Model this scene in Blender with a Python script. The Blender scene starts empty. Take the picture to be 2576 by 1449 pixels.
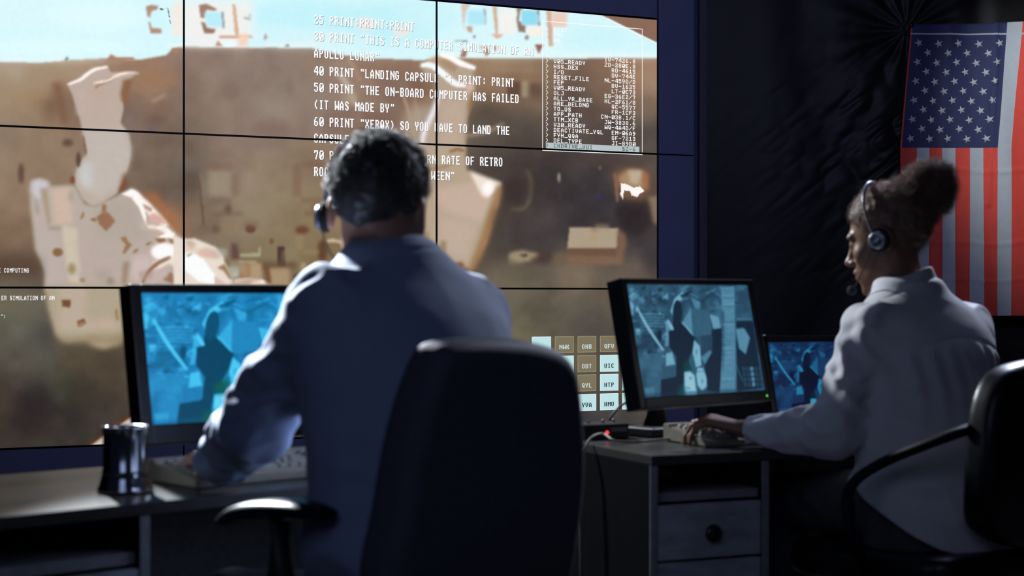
import bpy, bmesh, math, random
import numpy as np
from mathutils import Vector, Matrix
random.seed(7)
C = bpy.context.scene.collection
SC = bpy.context.scene
PI = math.pi
F, CX, HY, CAMH = 4144.0, 1288.0, 745.0, 1.10      # focal length, centre and horizon in the 2576x1449 frame

# ---------------------------------------------------------------- camera, world, lights, exposure
cam = bpy.data.cameras.new('camera')
cam.sensor_width = 36.0
cam.lens = F / 2576 * 36.0
cam.shift_y = (HY - 724.5) / 2576
cam.clip_start = 0.05
cam.dof.use_dof = True
cam.dof.focus_distance = 8.2
cam.dof.aperture_fstop = (cam.lens / 1000) / 0.0125
camo = bpy.data.objects.new('camera', cam)
camo.location = (0, 0, CAMH)
camo.rotation_euler = (PI / 2, 0, 0)
C.objects.link(camo)
SC.camera = camo

SC.view_settings.view_transform = 'Standard'
SC.view_settings.look = 'None'
SC.view_settings.exposure = 0.0
SC.view_settings.gamma = 1.0
SC.view_settings.use_curve_mapping = False

w = bpy.data.worlds.new('dim_room')
SC.world = w
w.use_nodes = True
w.node_tree.nodes['Background'].inputs[0].default_value = (0.38, 0.50, 1.0, 1)
w.node_tree.nodes['Background'].inputs[1].default_value = 0.011


def aim(o, target):
    o.rotation_euler = (Vector(target) - o.location).to_track_quat('-Z', 'Y').to_euler()


def light(name, kind, loc, target, power, color, size=0.5, spot=None, blend=0.5, size_y=None):
    l = bpy.data.lights.new(name, kind)
    l.energy = power
    l.color = color
    if kind == 'AREA':
        l.size = size
        if size_y:
            l.shape = 'RECTANGLE'
            l.size_y = size_y
    else:
        l.shadow_soft_size = size
    if kind == 'SPOT':
        l.spot_size = spot
        l.spot_blend = blend
    o = bpy.data.objects.new(name, l)
    o.location = loc
    C.objects.link(o)
    aim(o, target)
    return o


light('ceiling_key_lamp', 'SPOT', (-1.80, 6.0, 2.95), (0.90, 3.6, 1.05), 760, (0.86, 0.93, 1.0), 0.10, math.radians(54), 0.5)
light('added_rim_spot', 'SPOT', (-1.60, 5.0, 2.45), (-0.30, 2.78, 1.15), 2300, (0.86, 0.93, 1.0), 0.05, math.radians(25), 0.35)  # added narrow spot, no lamp of the room; brightens the man's left rim
light('ceiling_back_lamp', 'SPOT', (2.1, 6.3, 3.1), (0.75, 3.2, 1.0), 450, (0.72, 0.80, 1.0), 0.10, math.radians(80), 0.6)
light('flag_lamp', 'SPOT', (2.2, 6.6, 3.1), (3.05, 8.8, 1.95), 150, (0.95, 0.98, 1.0), 0.10, math.radians(42), 0.8)
light('added_cladding_fill', 'AREA', (1.2, 4.6, 3.2), (0.9, 8.0, 0.9), 40, (0.50, 0.56, 1.0), 1.0)  # added light that lifts the navy cladding, in place of blue ambient light
light('room_fill_lamp', 'AREA', (-0.6, -0.8, 2.9), (0.1, 3.2, 0.9), 8.5, (0.50, 0.62, 1.0), 1.6)

# ---------------------------------------------------------------- helpers


def srgb(c):
    out = []
    for v in c[:3]:
        v = v / 255.0
        out.append(v / 12.92 if v <= 0.04045 else ((v + 0.055) / 1.055) ** 2.4)
    return tuple(out)


def srgb_arr(a):
    a = np.clip(a / 255.0, 0, 1)
    return np.where(a <= 0.04045, a / 12.92, ((a + 0.055) / 1.055) ** 2.4)


def P(px, py, Y):
    return np.array([(px - CX) / F * Y, Y, CAMH - (py - HY) / F * Y])


MATS = {}


def mat(name, col, rough=0.5, metal=0.0, spec=0.5, var=0.12, scale=40.0, bump=0.0, bscale=200.0, sheen=0.0, sss=0.0, stretch=None):
    if name in MATS:
        return MATS[name]
    m = bpy.data.materials.new(name)
    m.use_nodes = True
    nt = m.node_tree
    b = nt.nodes['Principled BSDF']
    b.inputs['Roughness'].default_value = rough
    b.inputs['Metallic'].default_value = metal
    b.inputs['Specular IOR Level'].default_value = spec
    if sheen:
        b.inputs['Sheen Weight'].default_value = sheen
    if sss:
        b.inputs['Subsurface Weight'].default_value = sss
        b.inputs['Subsurface Radius'].default_value = (0.012, 0.004, 0.002)
    tc = nt.nodes.new('ShaderNodeTexCoord')
    mp = nt.nodes.new('ShaderNodeMapping')
    if stretch:
        mp.inputs['Scale'].default_value = stretch
    nt.links.new(tc.outputs['Object'], mp.inputs[0])
    n = nt.nodes.new('ShaderNodeTexNoise')
    n.inputs['Scale'].default_value = scale
    n.inputs['Detail'].default_value = 4
    nt.links.new(mp.outputs[0], n.inputs['Vector'])
    r = nt.nodes.new('ShaderNodeValToRGB')
    r.color_ramp.elements[0].position = 0.3
    r.color_ramp.elements[1].position = 0.7
    r.color_ramp.elements[0].color = tuple(c * (1 - var) for c in col[:3]) + (1,)
    r.color_ramp.elements[1].color = tuple(min(1, c * (1 + var)) for c in col[:3]) + (1,)
    nt.links.new(n.outputs['Fac'], r.inputs[0])
    nt.links.new(r.outputs[0], b.inputs['Base Color'])
    if bump:
        n2 = nt.nodes.new('ShaderNodeTexNoise')
        n2.inputs['Scale'].default_value = bscale
        n2.inputs['Detail'].default_value = 3
        nt.links.new(mp.outputs[0], n2.inputs['Vector'])
        bp = nt.nodes.new('ShaderNodeBump')
        bp.inputs['Strength'].default_value = bump
        bp.inputs['Distance'].default_value = 0.004
        nt.links.new(n2.outputs['Fac'], bp.inputs['Height'])
        nt.links.new(bp.outputs[0], b.inputs['Normal'])
    MATS[name] = m
    return m


def emit(name, col, strength=1.0):
    if name in MATS:
        return MATS[name]
    m = bpy.data.materials.new(name)
    m.use_nodes = True
    b = m.node_tree.nodes['Principled BSDF']
    b.inputs['Base Color'].default_value = (0.01, 0.01, 0.01, 1)
    b.inputs['Roughness'].default_value = 0.5
    b.inputs['Specular IOR Level'].default_value = 0.1
    b.inputs['Emission Color'].default_value = tuple(col) + (1,)
    b.inputs['Emission Strength'].default_value = strength
    MATS[name] = m
    return m


def screen_mat(name, strength=1.0, spec=0.15):
    m = bpy.data.materials.new(name)
    m.use_nodes = True
    nt = m.node_tree
    b = nt.nodes['Principled BSDF']
    b.inputs['Base Color'].default_value = (0.008, 0.008, 0.009, 1)
    b.inputs['Roughness'].default_value = 0.45
    b.inputs['Specular IOR Level'].default_value = spec
    a = nt.nodes.new('ShaderNodeAttribute')
    a.attribute_name = 'picture'
    nt.links.new(a.outputs['Color'], b.inputs['Emission Color'])
    b.inputs['Emission Strength'].default_value = strength
    return m


def tag(o, label, cat, group=None):
    o['label'] = label
    o['category'] = cat
    if group:
        o['group'] = group
    return o


def structure(o):
    o['kind'] = 'structure'
    return o


def empty(name, loc, label, cat, group=None, rz=0.0):
    o = bpy.data.objects.new(name, None)
    o.empty_display_size = 0.1
    C.objects.link(o)
    o.location = loc
    o.rotation_euler = (0, 0, rz)
    return tag(o, label, cat, group)


def link(name, me, m, parent=None, world=True):
    """one mesh object; with world=True the mesh is in world coordinates and keeps its place under the parent"""
    o = bpy.data.objects.new(name, me)
    C.objects.link(o)
    if m is not None:
        for mm in (m if isinstance(m, (list, tuple)) else [m]):
            me.materials.append(mm)
    if parent is not None:
        o.parent = parent
        if world:
            bpy.context.view_layer.update()
            o.matrix_parent_inverse = parent.matrix_world.inverted()
    return o


def rebase(o, origin):
    """move the origin of a world-built top-level mesh"""
    v = Vector(origin)
    o.data.transform(Matrix.Translation(-v))
    o.location = v
    return o


def np_mesh(name, V, Q, smooth=True, tri=False):
    me = bpy.data.meshes.new(name)
    k = 3 if tri else 4
    V = np.asarray(V, dtype=np.float32)
    Q = np.asarray(Q, dtype=np.int32)
    me.vertices.add(len(V))
    me.vertices.foreach_set('co', V.ravel())
    me.loops.add(Q.size)
    me.loops.foreach_set('vertex_index', Q.ravel())
    me.polygons.add(len(Q))
    me.polygons.foreach_set('loop_start', np.arange(0, Q.size, k, dtype=np.int32))
    me.polygons.foreach_set('use_smooth', np.full(len(Q), smooth))
    me.update(calc_edges=True)
    me.validate()
    return me


class MB:
    """collects shapes into one bmesh"""

    def __init__(self):
        self.bm = bmesh.new()

    def box(self, c, d, bevel=0.0, M=None, seg=2, mi=0):
        r = bmesh.ops.create_cube(self.bm, size=1.0)
        vs = r['verts']
        bmesh.ops.scale(self.bm, vec=d, verts=vs)
        fs = list({f for v in vs for f in v.link_faces})
        if bevel:
            es = list({e for v in vs for e in v.link_edges})
            rr = bmesh.ops.bevel(self.bm, geom=es, offset=bevel, segments=seg, affect='EDGES', profile=0.6)
            fs = list({f for v in rr['verts'] for f in v.link_faces} | {f for f in fs if f.is_valid})
            vs = list({v for f in fs for v in f.verts})
        for f in fs:
            f.material_index = mi
        bmesh.ops.translate(self.bm, vec=c, verts=vs)
        if M is not None:
            bmesh.ops.transform(self.bm, matrix=M, verts=vs)
        return self

    def tube(self, pts, r, n=10, caps=True, mi=0, flat=1.0, upv=(0, 0, 1)):
        pts = [Vector(p) for p in pts]
        rs = r if isinstance(r, (list, tuple)) else [r] * len(pts)
        rings = []
        up = Vector(upv)
        for i, p in enumerate(pts):
            t = (pts[min(i + 1, len(pts) - 1)] - pts[max(i - 1, 0)]).normalized()
            a = t.cross(up)
            if a.length < 1e-4:
                a = t.cross(Vector((1, 0, 0)))
            a.normalize()
            b = a.cross(t).normalized()
            rings.append([self.bm.verts.new(p + (a * math.cos(2 * PI * k / n) + b * math.sin(2 * PI * k / n) * flat) * rs[i]) for k in range(n)])
        for i in range(len(rings) - 1):
            for k in range(n):
                f = self.bm.faces.new((rings[i][k], rings[i][(k + 1) % n], rings[i + 1][(k + 1) % n], rings[i + 1][k]))
                f.smooth = True
                f.material_index = mi
        if caps:
            for q in (rings[0][::-1], rings[-1]):
                f = self.bm.faces.new(q)
                f.material_index = mi
        return self

    def lathe(self, prof, c, n=40, axis=None, mi=0, cap0=True, cap1=True):
        c = Vector(c)
        M = axis.to_track_quat('Z', 'Y').to_matrix() if axis is not None else Matrix.Identity(3)
        rings = []
        for r, z in prof:
            rings.append([self.bm.verts.new(c + M @ Vector((r * math.cos(2 * PI * k / n), r * math.sin(2 * PI * k / n), z))) for k in range(n)])
        for i in range(len(rings) - 1):
            for k in range(n):
                f = self.bm.faces.new((rings[i][k], rings[i][(k + 1) % n], rings[i + 1][(k + 1) % n], rings[i + 1][k]))
                f.smooth = True
                f.material_index = mi
        if cap0:
            self.bm.faces.new(rings[0][::-1]).material_index = mi
        if cap1:
            self.bm.faces.new(rings[-1]).material_index = mi
        return self

    def quad(self, pts, mi=0):
        f = self.bm.faces.new([self.bm.verts.new(p) for p in pts])
        f.material_index = mi
        return self

    def build(self, name, m, parent=None, world=True, M=None):
        if M is not None:
            bmesh.ops.transform(self.bm, matrix=M, verts=self.bm.verts)
        bmesh.ops.recalc_face_normals(self.bm, faces=self.bm.faces)
        me = bpy.data.meshes.new(name)
        self.bm.to_mesh(me)
        self.bm.free()
        return link(name, me, m, parent, world)


def frame(o, ex, ey):
    """4x4 from origin and two horizontal axes"""
    M = Matrix.Identity(4)
    M.col[0] = (ex[0], ex[1], 0, 0)
    M.col[1] = (ey[0], ey[1], 0, 0)
    M.col[3] = (o[0], o[1], o[2] if len(o) > 2 else 0, 1)
    return M


def catmull(pts, n=8, closed=False):
    pts = np.asarray(pts, float)
    N = len(pts)
    out = []
    for i in range(N if closed else N - 1):
        if closed:
            p0, p1, p2, p3 = pts[(i - 1) % N], pts[i], pts[(i + 1) % N], pts[(i + 2) % N]
        else:
            p0, p1, p2, p3 = pts[max(i - 1, 0)], pts[i], pts[i + 1], pts[min(i + 2, N - 1)]
        for k in range(n):
            t = k / n
            out.append(0.5 * ((2 * p1) + (-p0 + p2) * t + (2 * p0 - 5 * p1 + 4 * p2 - p3) * t * t + (-p0 + 3 * p1 - 3 * p2 + p3) * t ** 3))
    if not closed:
        out.append(pts[-1])
    return np.array(out)


# value noise
_rng = np.random.RandomState(3)
_LAT = _rng.rand(32, 32, 32)


def vnoise(Pn):
    i = np.floor(Pn).astype(int)
    f = Pn - i
    f = f * f * (3 - 2 * f)
    r = 0
    for dx in (0, 1):
        for dy in (0, 1):
            for dz in (0, 1):
                wgt = (f[..., 0] if dx else 1 - f[..., 0]) * (f[..., 1] if dy else 1 - f[..., 1]) * (f[..., 2] if dz else 1 - f[..., 2])
                r = r + wgt * _LAT[(i[..., 0] + dx) % 32, (i[..., 1] + dy) % 32, (i[..., 2] + dz) % 32]
    return r * 2 - 1


# ---------------------------------------------------------------- signed distance bodies
def smin(a, b, k):
    h = np.clip(0.5 + 0.5 * (b - a) / k, 0, 1)
    return b * (1 - h) + a * h - k * h * (1 - h)


def smax(a, b, k):
    return -smin(-a, -b, k)


def cap(Q, a, b, ra, rb):
    a = np.asarray(a, float)
    b = np.asarray(b, float)
    ab = b - a
    t = np.clip(((Q - a) @ ab) / (ab @ ab), 0, 1)
    return np.linalg.norm(Q - a - t[:, None] * ab, axis=1) - (ra + (rb - ra) * t)


def ell(Q, c, r, R=None):
    q = Q - np.asarray(c, float)
    if R is not None:
        q = q @ R
    r = np.asarray(r, float)
    k0 = np.linalg.norm(q / r, axis=1)
    k1 = np.linalg.norm(q / (r * r), axis=1) + 1e-9
    return k0 * (k0 - 1) / k1


class Loft:
    """trunk of stacked ellipses: rows of (z, cx, cy, half width, half depth)"""

    def __init__(self, rows, e, n):
        rows = catmull(np.array(sorted(rows)), 10)
        self.r = rows
        self.e = np.array(e, float)
        self.n = np.array(n, float)

    def at(self, z):
        return [np.interp(z, self.r[:, 0], self.r[:, k]) for k in range(1, 5)]

    def __call__(self, Q, grow=0.0):
        z = np.clip(Q[:, 2], self.r[0, 0], self.r[-1, 0])
        cx, cy, a, b = self.at(z)
        dx, dy = Q[:, 0] - cx, Q[:, 1] - cy
        u = dx * self.e[0] + dy * self.e[1]
        v = dx * self.n[0] + dy * self.n[1]
        a = a + grow
        b = b + grow
        k0 = np.sqrt((u / a) ** 2 + (v / b) ** 2)
        k1 = np.sqrt((u / a ** 2) ** 2 + (v / b ** 2) ** 2) + 1e-6
        d = k0 * (k0 - 1) / k1
        d = np.where(k0 < 0.3, -np.minimum(a, b) * 0.7, d)
        self.u, self.v = u, v
        return smax(d, np.maximum(self.r[0, 0] - Q[:, 2], Q[:, 2] - self.r[-1, 0]), 0.02)


def sdf_mesh(name, f, lo, hi, h):
    """naive surface nets over the blocks that the surface passes through"""
    B = 8
    lo = np.asarray(lo, float)
    hi = np.asarray(hi, float)
    nb = np.ceil((hi - lo) / (h * B)).astype(int)
    bi = np.stack(np.meshgrid(*[np.arange(k) for k in nb], indexing='ij'), -1).reshape(-1, 3)
    cen = lo + (bi + 0.5) * h * B
    keep = np.zeros(len(bi), bool)
    for s in range(0, len(bi), 200000):
        keep[s:s + 200000] = np.abs(f(cen[s:s + 200000])) < h * B * 0.866 * 1.7 + 0.012
    bi = bi[keep]
    g = np.stack(np.meshgrid(*[np.arange(B + 1)] * 3, indexing='ij'), -1).reshape(-1, 3)
    cg = np.stack(np.meshgrid(*[np.arange(B)] * 3, indexing='ij'), -1).reshape(-1, 3)
    co = np.array([[0, 0, 0], [1, 0, 0], [0, 1, 0], [1, 1, 0], [0, 0, 1], [1, 0, 1], [0, 1, 1], [1, 1, 1]])
    cidx = ((cg[:, None, :] + co[None]) @ np.array([(B + 1) ** 2, B + 1, 1]))
    cells, vals = [], []
    for s in range(0, len(bi), 400):
        b = bi[s:s + 400]
        ip = b[:, None, :] * B + g[None]
        v = f((lo + ip.reshape(-1, 3) * h)).reshape(len(b), -1)
        cv = v[:, cidx]
        ins = cv < 0
        act = ins.any(2) & ~ins.all(2)
        kb, kc = np.nonzero(act)
        cells.append(b[kb] * B + cg[kc])
        vals.append(cv[kb, kc])
    cells = np.concatenate(cells)
    vals = np.concatenate(vals)
    N = nb * B + 2
    key = ((cells[:, 0] + 1) * N[1] + cells[:, 1] + 1) * N[2] + cells[:, 2] + 1
    order = np.argsort(key)
    key, cells, vals = key[order], cells[order], vals[order]
    acc = np.zeros((len(cells), 3))
    cnt = np.zeros(len(cells))
    for i in range(8):
        for j in range(i + 1, 8):
            if np.abs(co[i] - co[j]).sum() == 1:
                v0, v1 = vals[:, i], vals[:, j]
                m = (v0 < 0) != (v1 < 0)
                t = np.where(m, v0 / np.where(m, v0 - v1, 1), 0)
                acc += np.where(m[:, None], co[i] + t[:, None] * (co[j] - co[i]), 0)
                cnt += m
    V = lo + (cells + acc / np.maximum(cnt, 1)[:, None]) * h
    quads = []
    st = np.array([N[1] * N[2], N[2], 1])
    for ax, ci in ((0, 1), (1, 2), (2, 4)):
        m = (vals[:, 0] < 0) != (vals[:, ci] < 0)
        k = key[m]
        a1, a2 = st[(ax + 1) % 3], st[(ax + 2) % 3]
        ids = []
        ok = np.ones(len(k), bool)
        for off in (0, a1, a1 + a2, a2):
            p = np.searchsorted(key, k - off)
            p = np.minimum(p, len(key) - 1)
            ok &= key[p] == k - off
            ids.append(p)
        q = np.stack(ids, 1)
        flip = vals[m, 0] < 0
        q[~flip] = q[~flip][:, ::-1]
        quads.append(q[ok])
    Q = np.concatenate(quads)
    return V, Q, np_mesh(name, V, Q)


def normals_of(V, Q):
    n = np.cross(V[Q[:, 2]] - V[Q[:, 0]], V[Q[:, 3]] - V[Q[:, 1]])
    N = np.zeros_like(V)
    for k in range(4):
        np.add.at(N, Q[:, k], n)
    return N / (np.linalg.norm(N, axis=1)[:, None] + 1e-12)


def poly2d(q, pts):
    """signed distance to a closed polygon"""
    d = np.full(len(q), 1e9)
    s = np.ones(len(q))
    n = len(pts)
    for i in range(n):
        a, b = pts[i], pts[i - 1]
        e = b - a
        wv = q - a
        t = np.clip((wv @ e) / (e @ e), 0, 1)
        d = np.minimum(d, ((wv - t[:, None] * e) ** 2).sum(1))
        c1 = q[:, 1] >= a[1]
        c2 = q[:, 1] < b[1]
        c3 = e[0] * wv[:, 1] > e[1] * wv[:, 0]
        fl = (c1 & c2 & c3) | (~c1 & ~c2 & ~c3)
        s = np.where(fl, -s, s)
    return s * np.sqrt(d)
# ---------------------------------------------------------------- pictures shown on the screens
class Canvas:
    """small picture in the coordinates of the photograph, painted in sRGB"""

    def __init__(self, x0, y0, x1, y1, sc, base=(128, 128, 128)):
        self.x0, self.y0, self.sc = x0, y0, sc
        self.w, self.h = int((x1 - x0) * sc), int((y1 - y0) * sc)
        self.a = np.zeros((self.h, self.w, 3)) + np.array(base, float)
        yy, xx = np.mgrid[0:self.h, 0:self.w]
        self.X = x0 + (xx + 0.5) / sc
        self.Y = y0 + (yy + 0.5) / sc

    def control(self, pts, s=40.0):
        num = np.zeros_like(self.a)
        den = np.zeros((self.h, self.w))
        for x, y, c in pts:
            wt = 1.0 / ((self.X - x) ** 2 + (self.Y - y) ** 2 + s * s) ** 2
            num += wt[..., None] * np.array(c, float)
            den += wt
        self.a = num / den[..., None]

    def _mask(self, inside, feather):
        m = inside.astype(float)
        r = int(round(feather * self.sc / 2))
        if r > 0:
            for _ in range(2):
                for ax in (0, 1):
                    p = np.pad(m, [(r + 1, r) if k == ax else (0, 0) for k in (0, 1)], mode='edge')
                    c = np.cumsum(p, axis=ax)
                    n = 2 * r + 1
                    m = (c[n:] - c[:-n]) / n if ax == 0 else (c[:, n:] - c[:, :-n]) / n
        return m

    def _win(self, x0, y0, x1, y1, pad):
        i0 = max(0, int((x0 - pad - self.x0) * self.sc))
        i1 = min(self.w, int((x1 + pad - self.x0) * self.sc) + 2)
        j0 = max(0, int((y0 - pad - self.y0) * self.sc))
        j1 = min(self.h, int((y1 + pad - self.y0) * self.sc) + 2)
        return i0, i1, j0, j1

    def blend(self, sl, m, col, alpha):
        m = (m * alpha)[..., None]
        self.a[sl] = self.a[sl] * (1 - m) + np.array(col, float) * m

    def poly(self, pts, col, feather=6, alpha=1.0):
        p = np.array(pts, float)
        i0, i1, j0, j1 = self._win(p[:, 0].min(), p[:, 1].min(), p[:, 0].max(), p[:, 1].max(), feather * 2 + 4)
        if i1 <= i0 or j1 <= j0:
            return
        sl = (slice(j0, j1), slice(i0, i1))
        X, Y = self.X[sl], self.Y[sl]
        ins = np.zeros(X.shape, bool)
        n = len(p)
        for k in range(n):
            xa, ya = p[k]
            xb, yb = p[k - 1]
            if ya == yb:
                continue
            c = ((ya > Y) != (yb > Y)) & (X < (xb - xa) * (Y - ya) / (yb - ya) + xa)
            ins ^= c
        self.blend(sl, self._mask(ins, feather), col, alpha)

    def rect(self, x0, y0, x1, y1, col, feather=6, alpha=1.0):
        self.poly([(x0, y0), (x1, y0), (x1, y1), (x0, y1)], col, feather, alpha)

    def ell(self, cx, cy, rx, ry, col, feather=6, alpha=1.0):
        self.poly([(cx + rx * math.cos(t * PI / 12), cy + ry * math.sin(t * PI / 12)) for t in range(24)], col, feather, alpha)

    def line(self, pts, wd, col, feather=4, alpha=1.0):
        pts = catmull(pts, 6)
        d = np.zeros_like(pts)
        d[1:-1] = pts[2:] - pts[:-2]
        d[0], d[-1] = pts[1] - pts[0], pts[-1] - pts[-2]
        nn = np.stack([-d[:, 1], d[:, 0]], 1) / (np.linalg.norm(d, axis=1)[:, None] + 1e-9)
        tp = np.sin(np.linspace(0.12, 0.88, len(pts)) * PI)[:, None] ** 0.5
        self.poly(np.concatenate([pts + nn * wd / 2 * tp, (pts - nn * wd / 2 * tp)[::-1]]), col, feather, alpha)

    def noise(self, amp, scale, seed=0, stretch=1.0):
        q = np.stack([self.X / scale + seed * 7.3, self.Y / scale * stretch + seed * 3.1, np.full(self.X.shape, seed + 0.37)], -1)
        self.a += (vnoise(q) * amp)[..., None]

    def sample(self, x, y):
        u = np.clip((x - self.x0) * self.sc - 0.5, 0, self.w - 1.001)
        v = np.clip((y - self.y0) * self.sc - 0.5, 0, self.h - 1.001)
        i, j = u.astype(int), v.astype(int)
        fu, fv = (u - i)[..., None], (v - j)[..., None]
        a = self.a
        return (a[j, i] * (1 - fu) + a[j, i + 1] * fu) * (1 - fv) + (a[j + 1, i] * (1 - fu) + a[j + 1, i + 1] * fu) * fv


def T(s, ox, oy):
    return lambda *p: [(ox + x / s, oy + y / s) for x, y in p]


class Sub:
    """paint in a shifted, scaled set of coordinates"""

    def __init__(self, cv, s, ox, oy):
        self.cv, self.s, self.ox, self.oy = cv, s, ox, oy

    def t(self, p):
        return [(self.ox + x / self.s, self.oy + y / self.s) for x, y in p]

    def poly(self, p, col, f=6, a=1.0):
        self.cv.poly(self.t(p), col, f, a)

    def rect(self, x0, y0, x1, y1, col, f=6, a=1.0):
        self.poly([(x0, y0), (x1, y0), (x1, y1), (x0, y1)], col, f, a)

    def ell(self, x, y, rx, ry, col, f=6, a=1.0):
        self.cv.ell(self.ox + x / self.s, self.oy + y / self.s, rx / self.s, ry / self.s, col, f, a)

    def line(self, p, wd, col, f=4, a=1.0):
        self.cv.line(self.t(p), wd / self.s, col, f, a)


def wall_picture():
    cv = Canvas(-300, -140, 1680, 1160, 0.5)
    cp = '''-280 150 190 150 115;-200 300 140 110 85;-200 600 130 105 80;-200 900 80 68 52;20 175 190 155 130;20 230 160 128 98;60 280 150 120 90;120 200 172 138 108;150 250 120 90 68;180 165 180 140 112;
20 330 140 115 95;60 400 140 112 88;120 380 145 117 92;40 500 142 113 88;40 600 130 100 75;40 650 95 70 55;60 700 95 80 62;370 200 150 110 82;400 270 130 100 80;330 300 120 95 82;420 350 115 92 75;400 450 112 90 72;440 480 100 82 68;425 560 165 105 68;
20 740 105 92 72;60 800 95 88 70;100 850 75 68 60;60 900 85 75 62;100 1000 55 48 46;30 1000 75 62 50;200 900 90 75 55;250 1000 70 58 48;100 1100 62 52 42;280 950 80 65 48;170 1050 62 54 46;150 980 75 70 52;
500 140 140 112 98;600 180 138 115 100;700 250 140 118 102;560 250 140 115 98;650 330 140 115 100;480 250 125 100 82;480 340 115 95 78;900 180 150 118 98;900 300 140 112 92;1000 250 125 95 78;800 300 135 110 95;
560 380 138 110 94;650 450 142 118 94;620 550 142 122 96;700 500 142 120 92;560 600 128 108 84;780 400 135 108 84;780 550 134 112 80;700 640 128 108 76;620 680 128 102 72;520 450 125 108 90;490 440 95 80 68;500 560 122 98 78;800 640 124 98 66;1050 300 180 150 125;
600 800 95 80 60;600 1000 70 58 46;900 1000 60 50 42;1150 200 150 115 85;1250 170 165 130 100;1250 210 140 105 78;1300 230 110 85 65;1320 190 150 118 90;1230 300 85 70 58;1300 330 78 65 55;1600 180 160 115 85;1550 230 120 90 70;1630 200 165 125 100;1450 280 85 66 56;1550 330 75 58 52;1640 330 82 70 60;1630 270 120 95 75;
1300 420 72 58 50;1280 500 62 48 44;1400 450 58 46 44;1500 500 52 42 42;1450 560 55 44 44;1300 600 60 48 44;1600 560 48 40 42;1350 600 60 48 46;1640 520 85 65 52;1640 650 55 45 45;1250 620 78 62 50;1230 560 90 65 50;
1300 680 105 92 72;1450 690 118 98 78;1600 690 110 90 75;1280 720 112 95 78;1300 750 100 88 68;1400 760 95 82 66;1330 790 78 68 54;1480 800 80 70 58;1300 830 112 100 74;1550 760 100 85 66;1500 830 75 65 58;1450 900 90 78 58;1500 1000 70 60 52;1480 1060 60 52 52;1400 1080 62 54 52;1600 900 85 75 60'''
    pts = []
    for q in cp.replace('\n', '').split(';'):
        x, y, r, g, b = [float(k) for k in q.split()]
        pts.append((x, y, (r + 3, g + 8, b + 11)))
    cv.control(pts, 42)
    cv.noise(7, 70, 1)
    cv.noise(5, 28, 2)
    A = Sub(cv, 2.5875, 0, 0)
    Bq = Sub(cv, 2.8986, 700, 0)
    Cq = Sub(cv, 3.623, 1300, 20)
    D = Sub(cv, 2.229, 0, 550)
    E = Sub(cv, 2.683, 780, 300)
    Fq = Sub(cv, 3.45, 1200, 380)
    Z1 = Sub(cv, 3.293, 440, 300)
    Z2 = Sub(cv, 3.2937, 0, 300)
    Z5 = Sub(cv, 3.8136, 1040, 0)
    # bright sky with its ragged lower edge
    edge = [(-320, 152), (0, 155), (100, 158), (174, 151), (267, 146), (348, 151), (417, 139), (437, 121), (470, 116), (560, 119), (700, 119), (786, 121), (855, 138), (941, 147), (1062, 152), (1097, 148), (1171, 145), (1250, 147), (1328, 145), (1433, 149), (1500, 146), (1604, 145), (1690, 147)]
    cv.poly([(-320, -200), (1700, -200)] + edge[::-1], (216, 248, 253), 5)
    for x, y, rx, ry, c in ((60, 20, 160, 50, (200, 246, 254)), (250, 40, 120, 40, (208, 250, 255)), (760, 40, 130, 45, (178, 236, 252)), (960, 60, 150, 55, (176, 234, 250)), (700, 90, 60, 20, (190, 240, 252)),
                            (1080, 40, 80, 40, (186, 238, 250)), (1500, 95, 90, 28, (186, 240, 250)), (1620, 120, 40, 16, (190, 242, 252)), (150, 120, 200, 22, (226, 252, 255)), (820, 100, 120, 12, (200, 238, 246)), (1300, 120, 120, 14, (236, 248, 250))):
        cv.ell(x, y, rx, ry, (min(226, c[0] + 20), c[1] + (255 - c[1]) * 0.4, c[2]), 34)
    for x0, x1, y in ((-300, 160, 150), (420, 800, 116), (1110, 1440, 140), (1440, 1660, 141)):
        cv.rect(x0, y - 6, x1, y + 2, (244, 248, 246), 6, 0.7)
    # flying hardware against the sky
    A.poly([(1180, 10), (1640, 10), (1640, 300), (1200, 300)], (250, 240, 234), 22, 0.75)
    A.rect(1120, 15, 1192, 235, (250, 234, 222), 8, 0.8)
    A.poly([(950, 40), (985, 32), (1030, 38), (1020, 66), (990, 72), (982, 115), (960, 105)], (176, 140, 120), 4)
    A.poly([(965, 140), (985, 145), (992, 180), (1052, 185), (1048, 216), (980, 216)], (178, 142, 122), 4)
    A.poly([(1088, 52), (1098, 60), (1106, 112), (1100, 112)], (92, 96, 100), 2)
    A.poly([(1104, 130), (1112, 140), (1108, 170)], (92, 96, 100), 2)
    A.poly([(1040, 52), (1066, 56), (1062, 66), (1040, 64)], (110, 100, 100), 2)
    A.poly([(1295, 35), (1340, 24), (1375, 40), (1415, 60), (1392, 72), (1345, 62), (1330, 122), (1306, 112)], (160, 126, 108), 4)
    A.poly([(1308, 140), (1340, 150), (1346, 180), (1405, 190), (1392, 216), (1330, 218)], (152, 118, 100), 4)
    A.poly([(1330, 80), (1445, 78), (1452, 178), (1345, 170)], (186, 238, 248), 6)
    A.rect(985, 80, 1088, 178, (210, 248, 252), 6)
    A.poly([(1442, 78), (1452, 80), (1462, 182), (1452, 186)], (120, 128, 136), 3)
    A.poly([(1512, 24), (1532, 34), (1556, 232), (1532, 234)], (214, 172, 144), 4)
    A.poly([(1425, 234), (1640, 232), (1645, 248), (1430, 250)], (204, 158, 128), 4)
    A.rect(1555, 225, 1622, 302, (244, 214, 192), 6)
    A.rect(1620, 250, 1730, 306, (214, 246, 252), 6)
    A.poly([(1715, 270), (1742, 240), (1724, 212)], (178, 160, 154), 4)
    A.poly([(1850, 306), (1888, 306), (1870, 282)], (150, 140, 140), 4)
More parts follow.
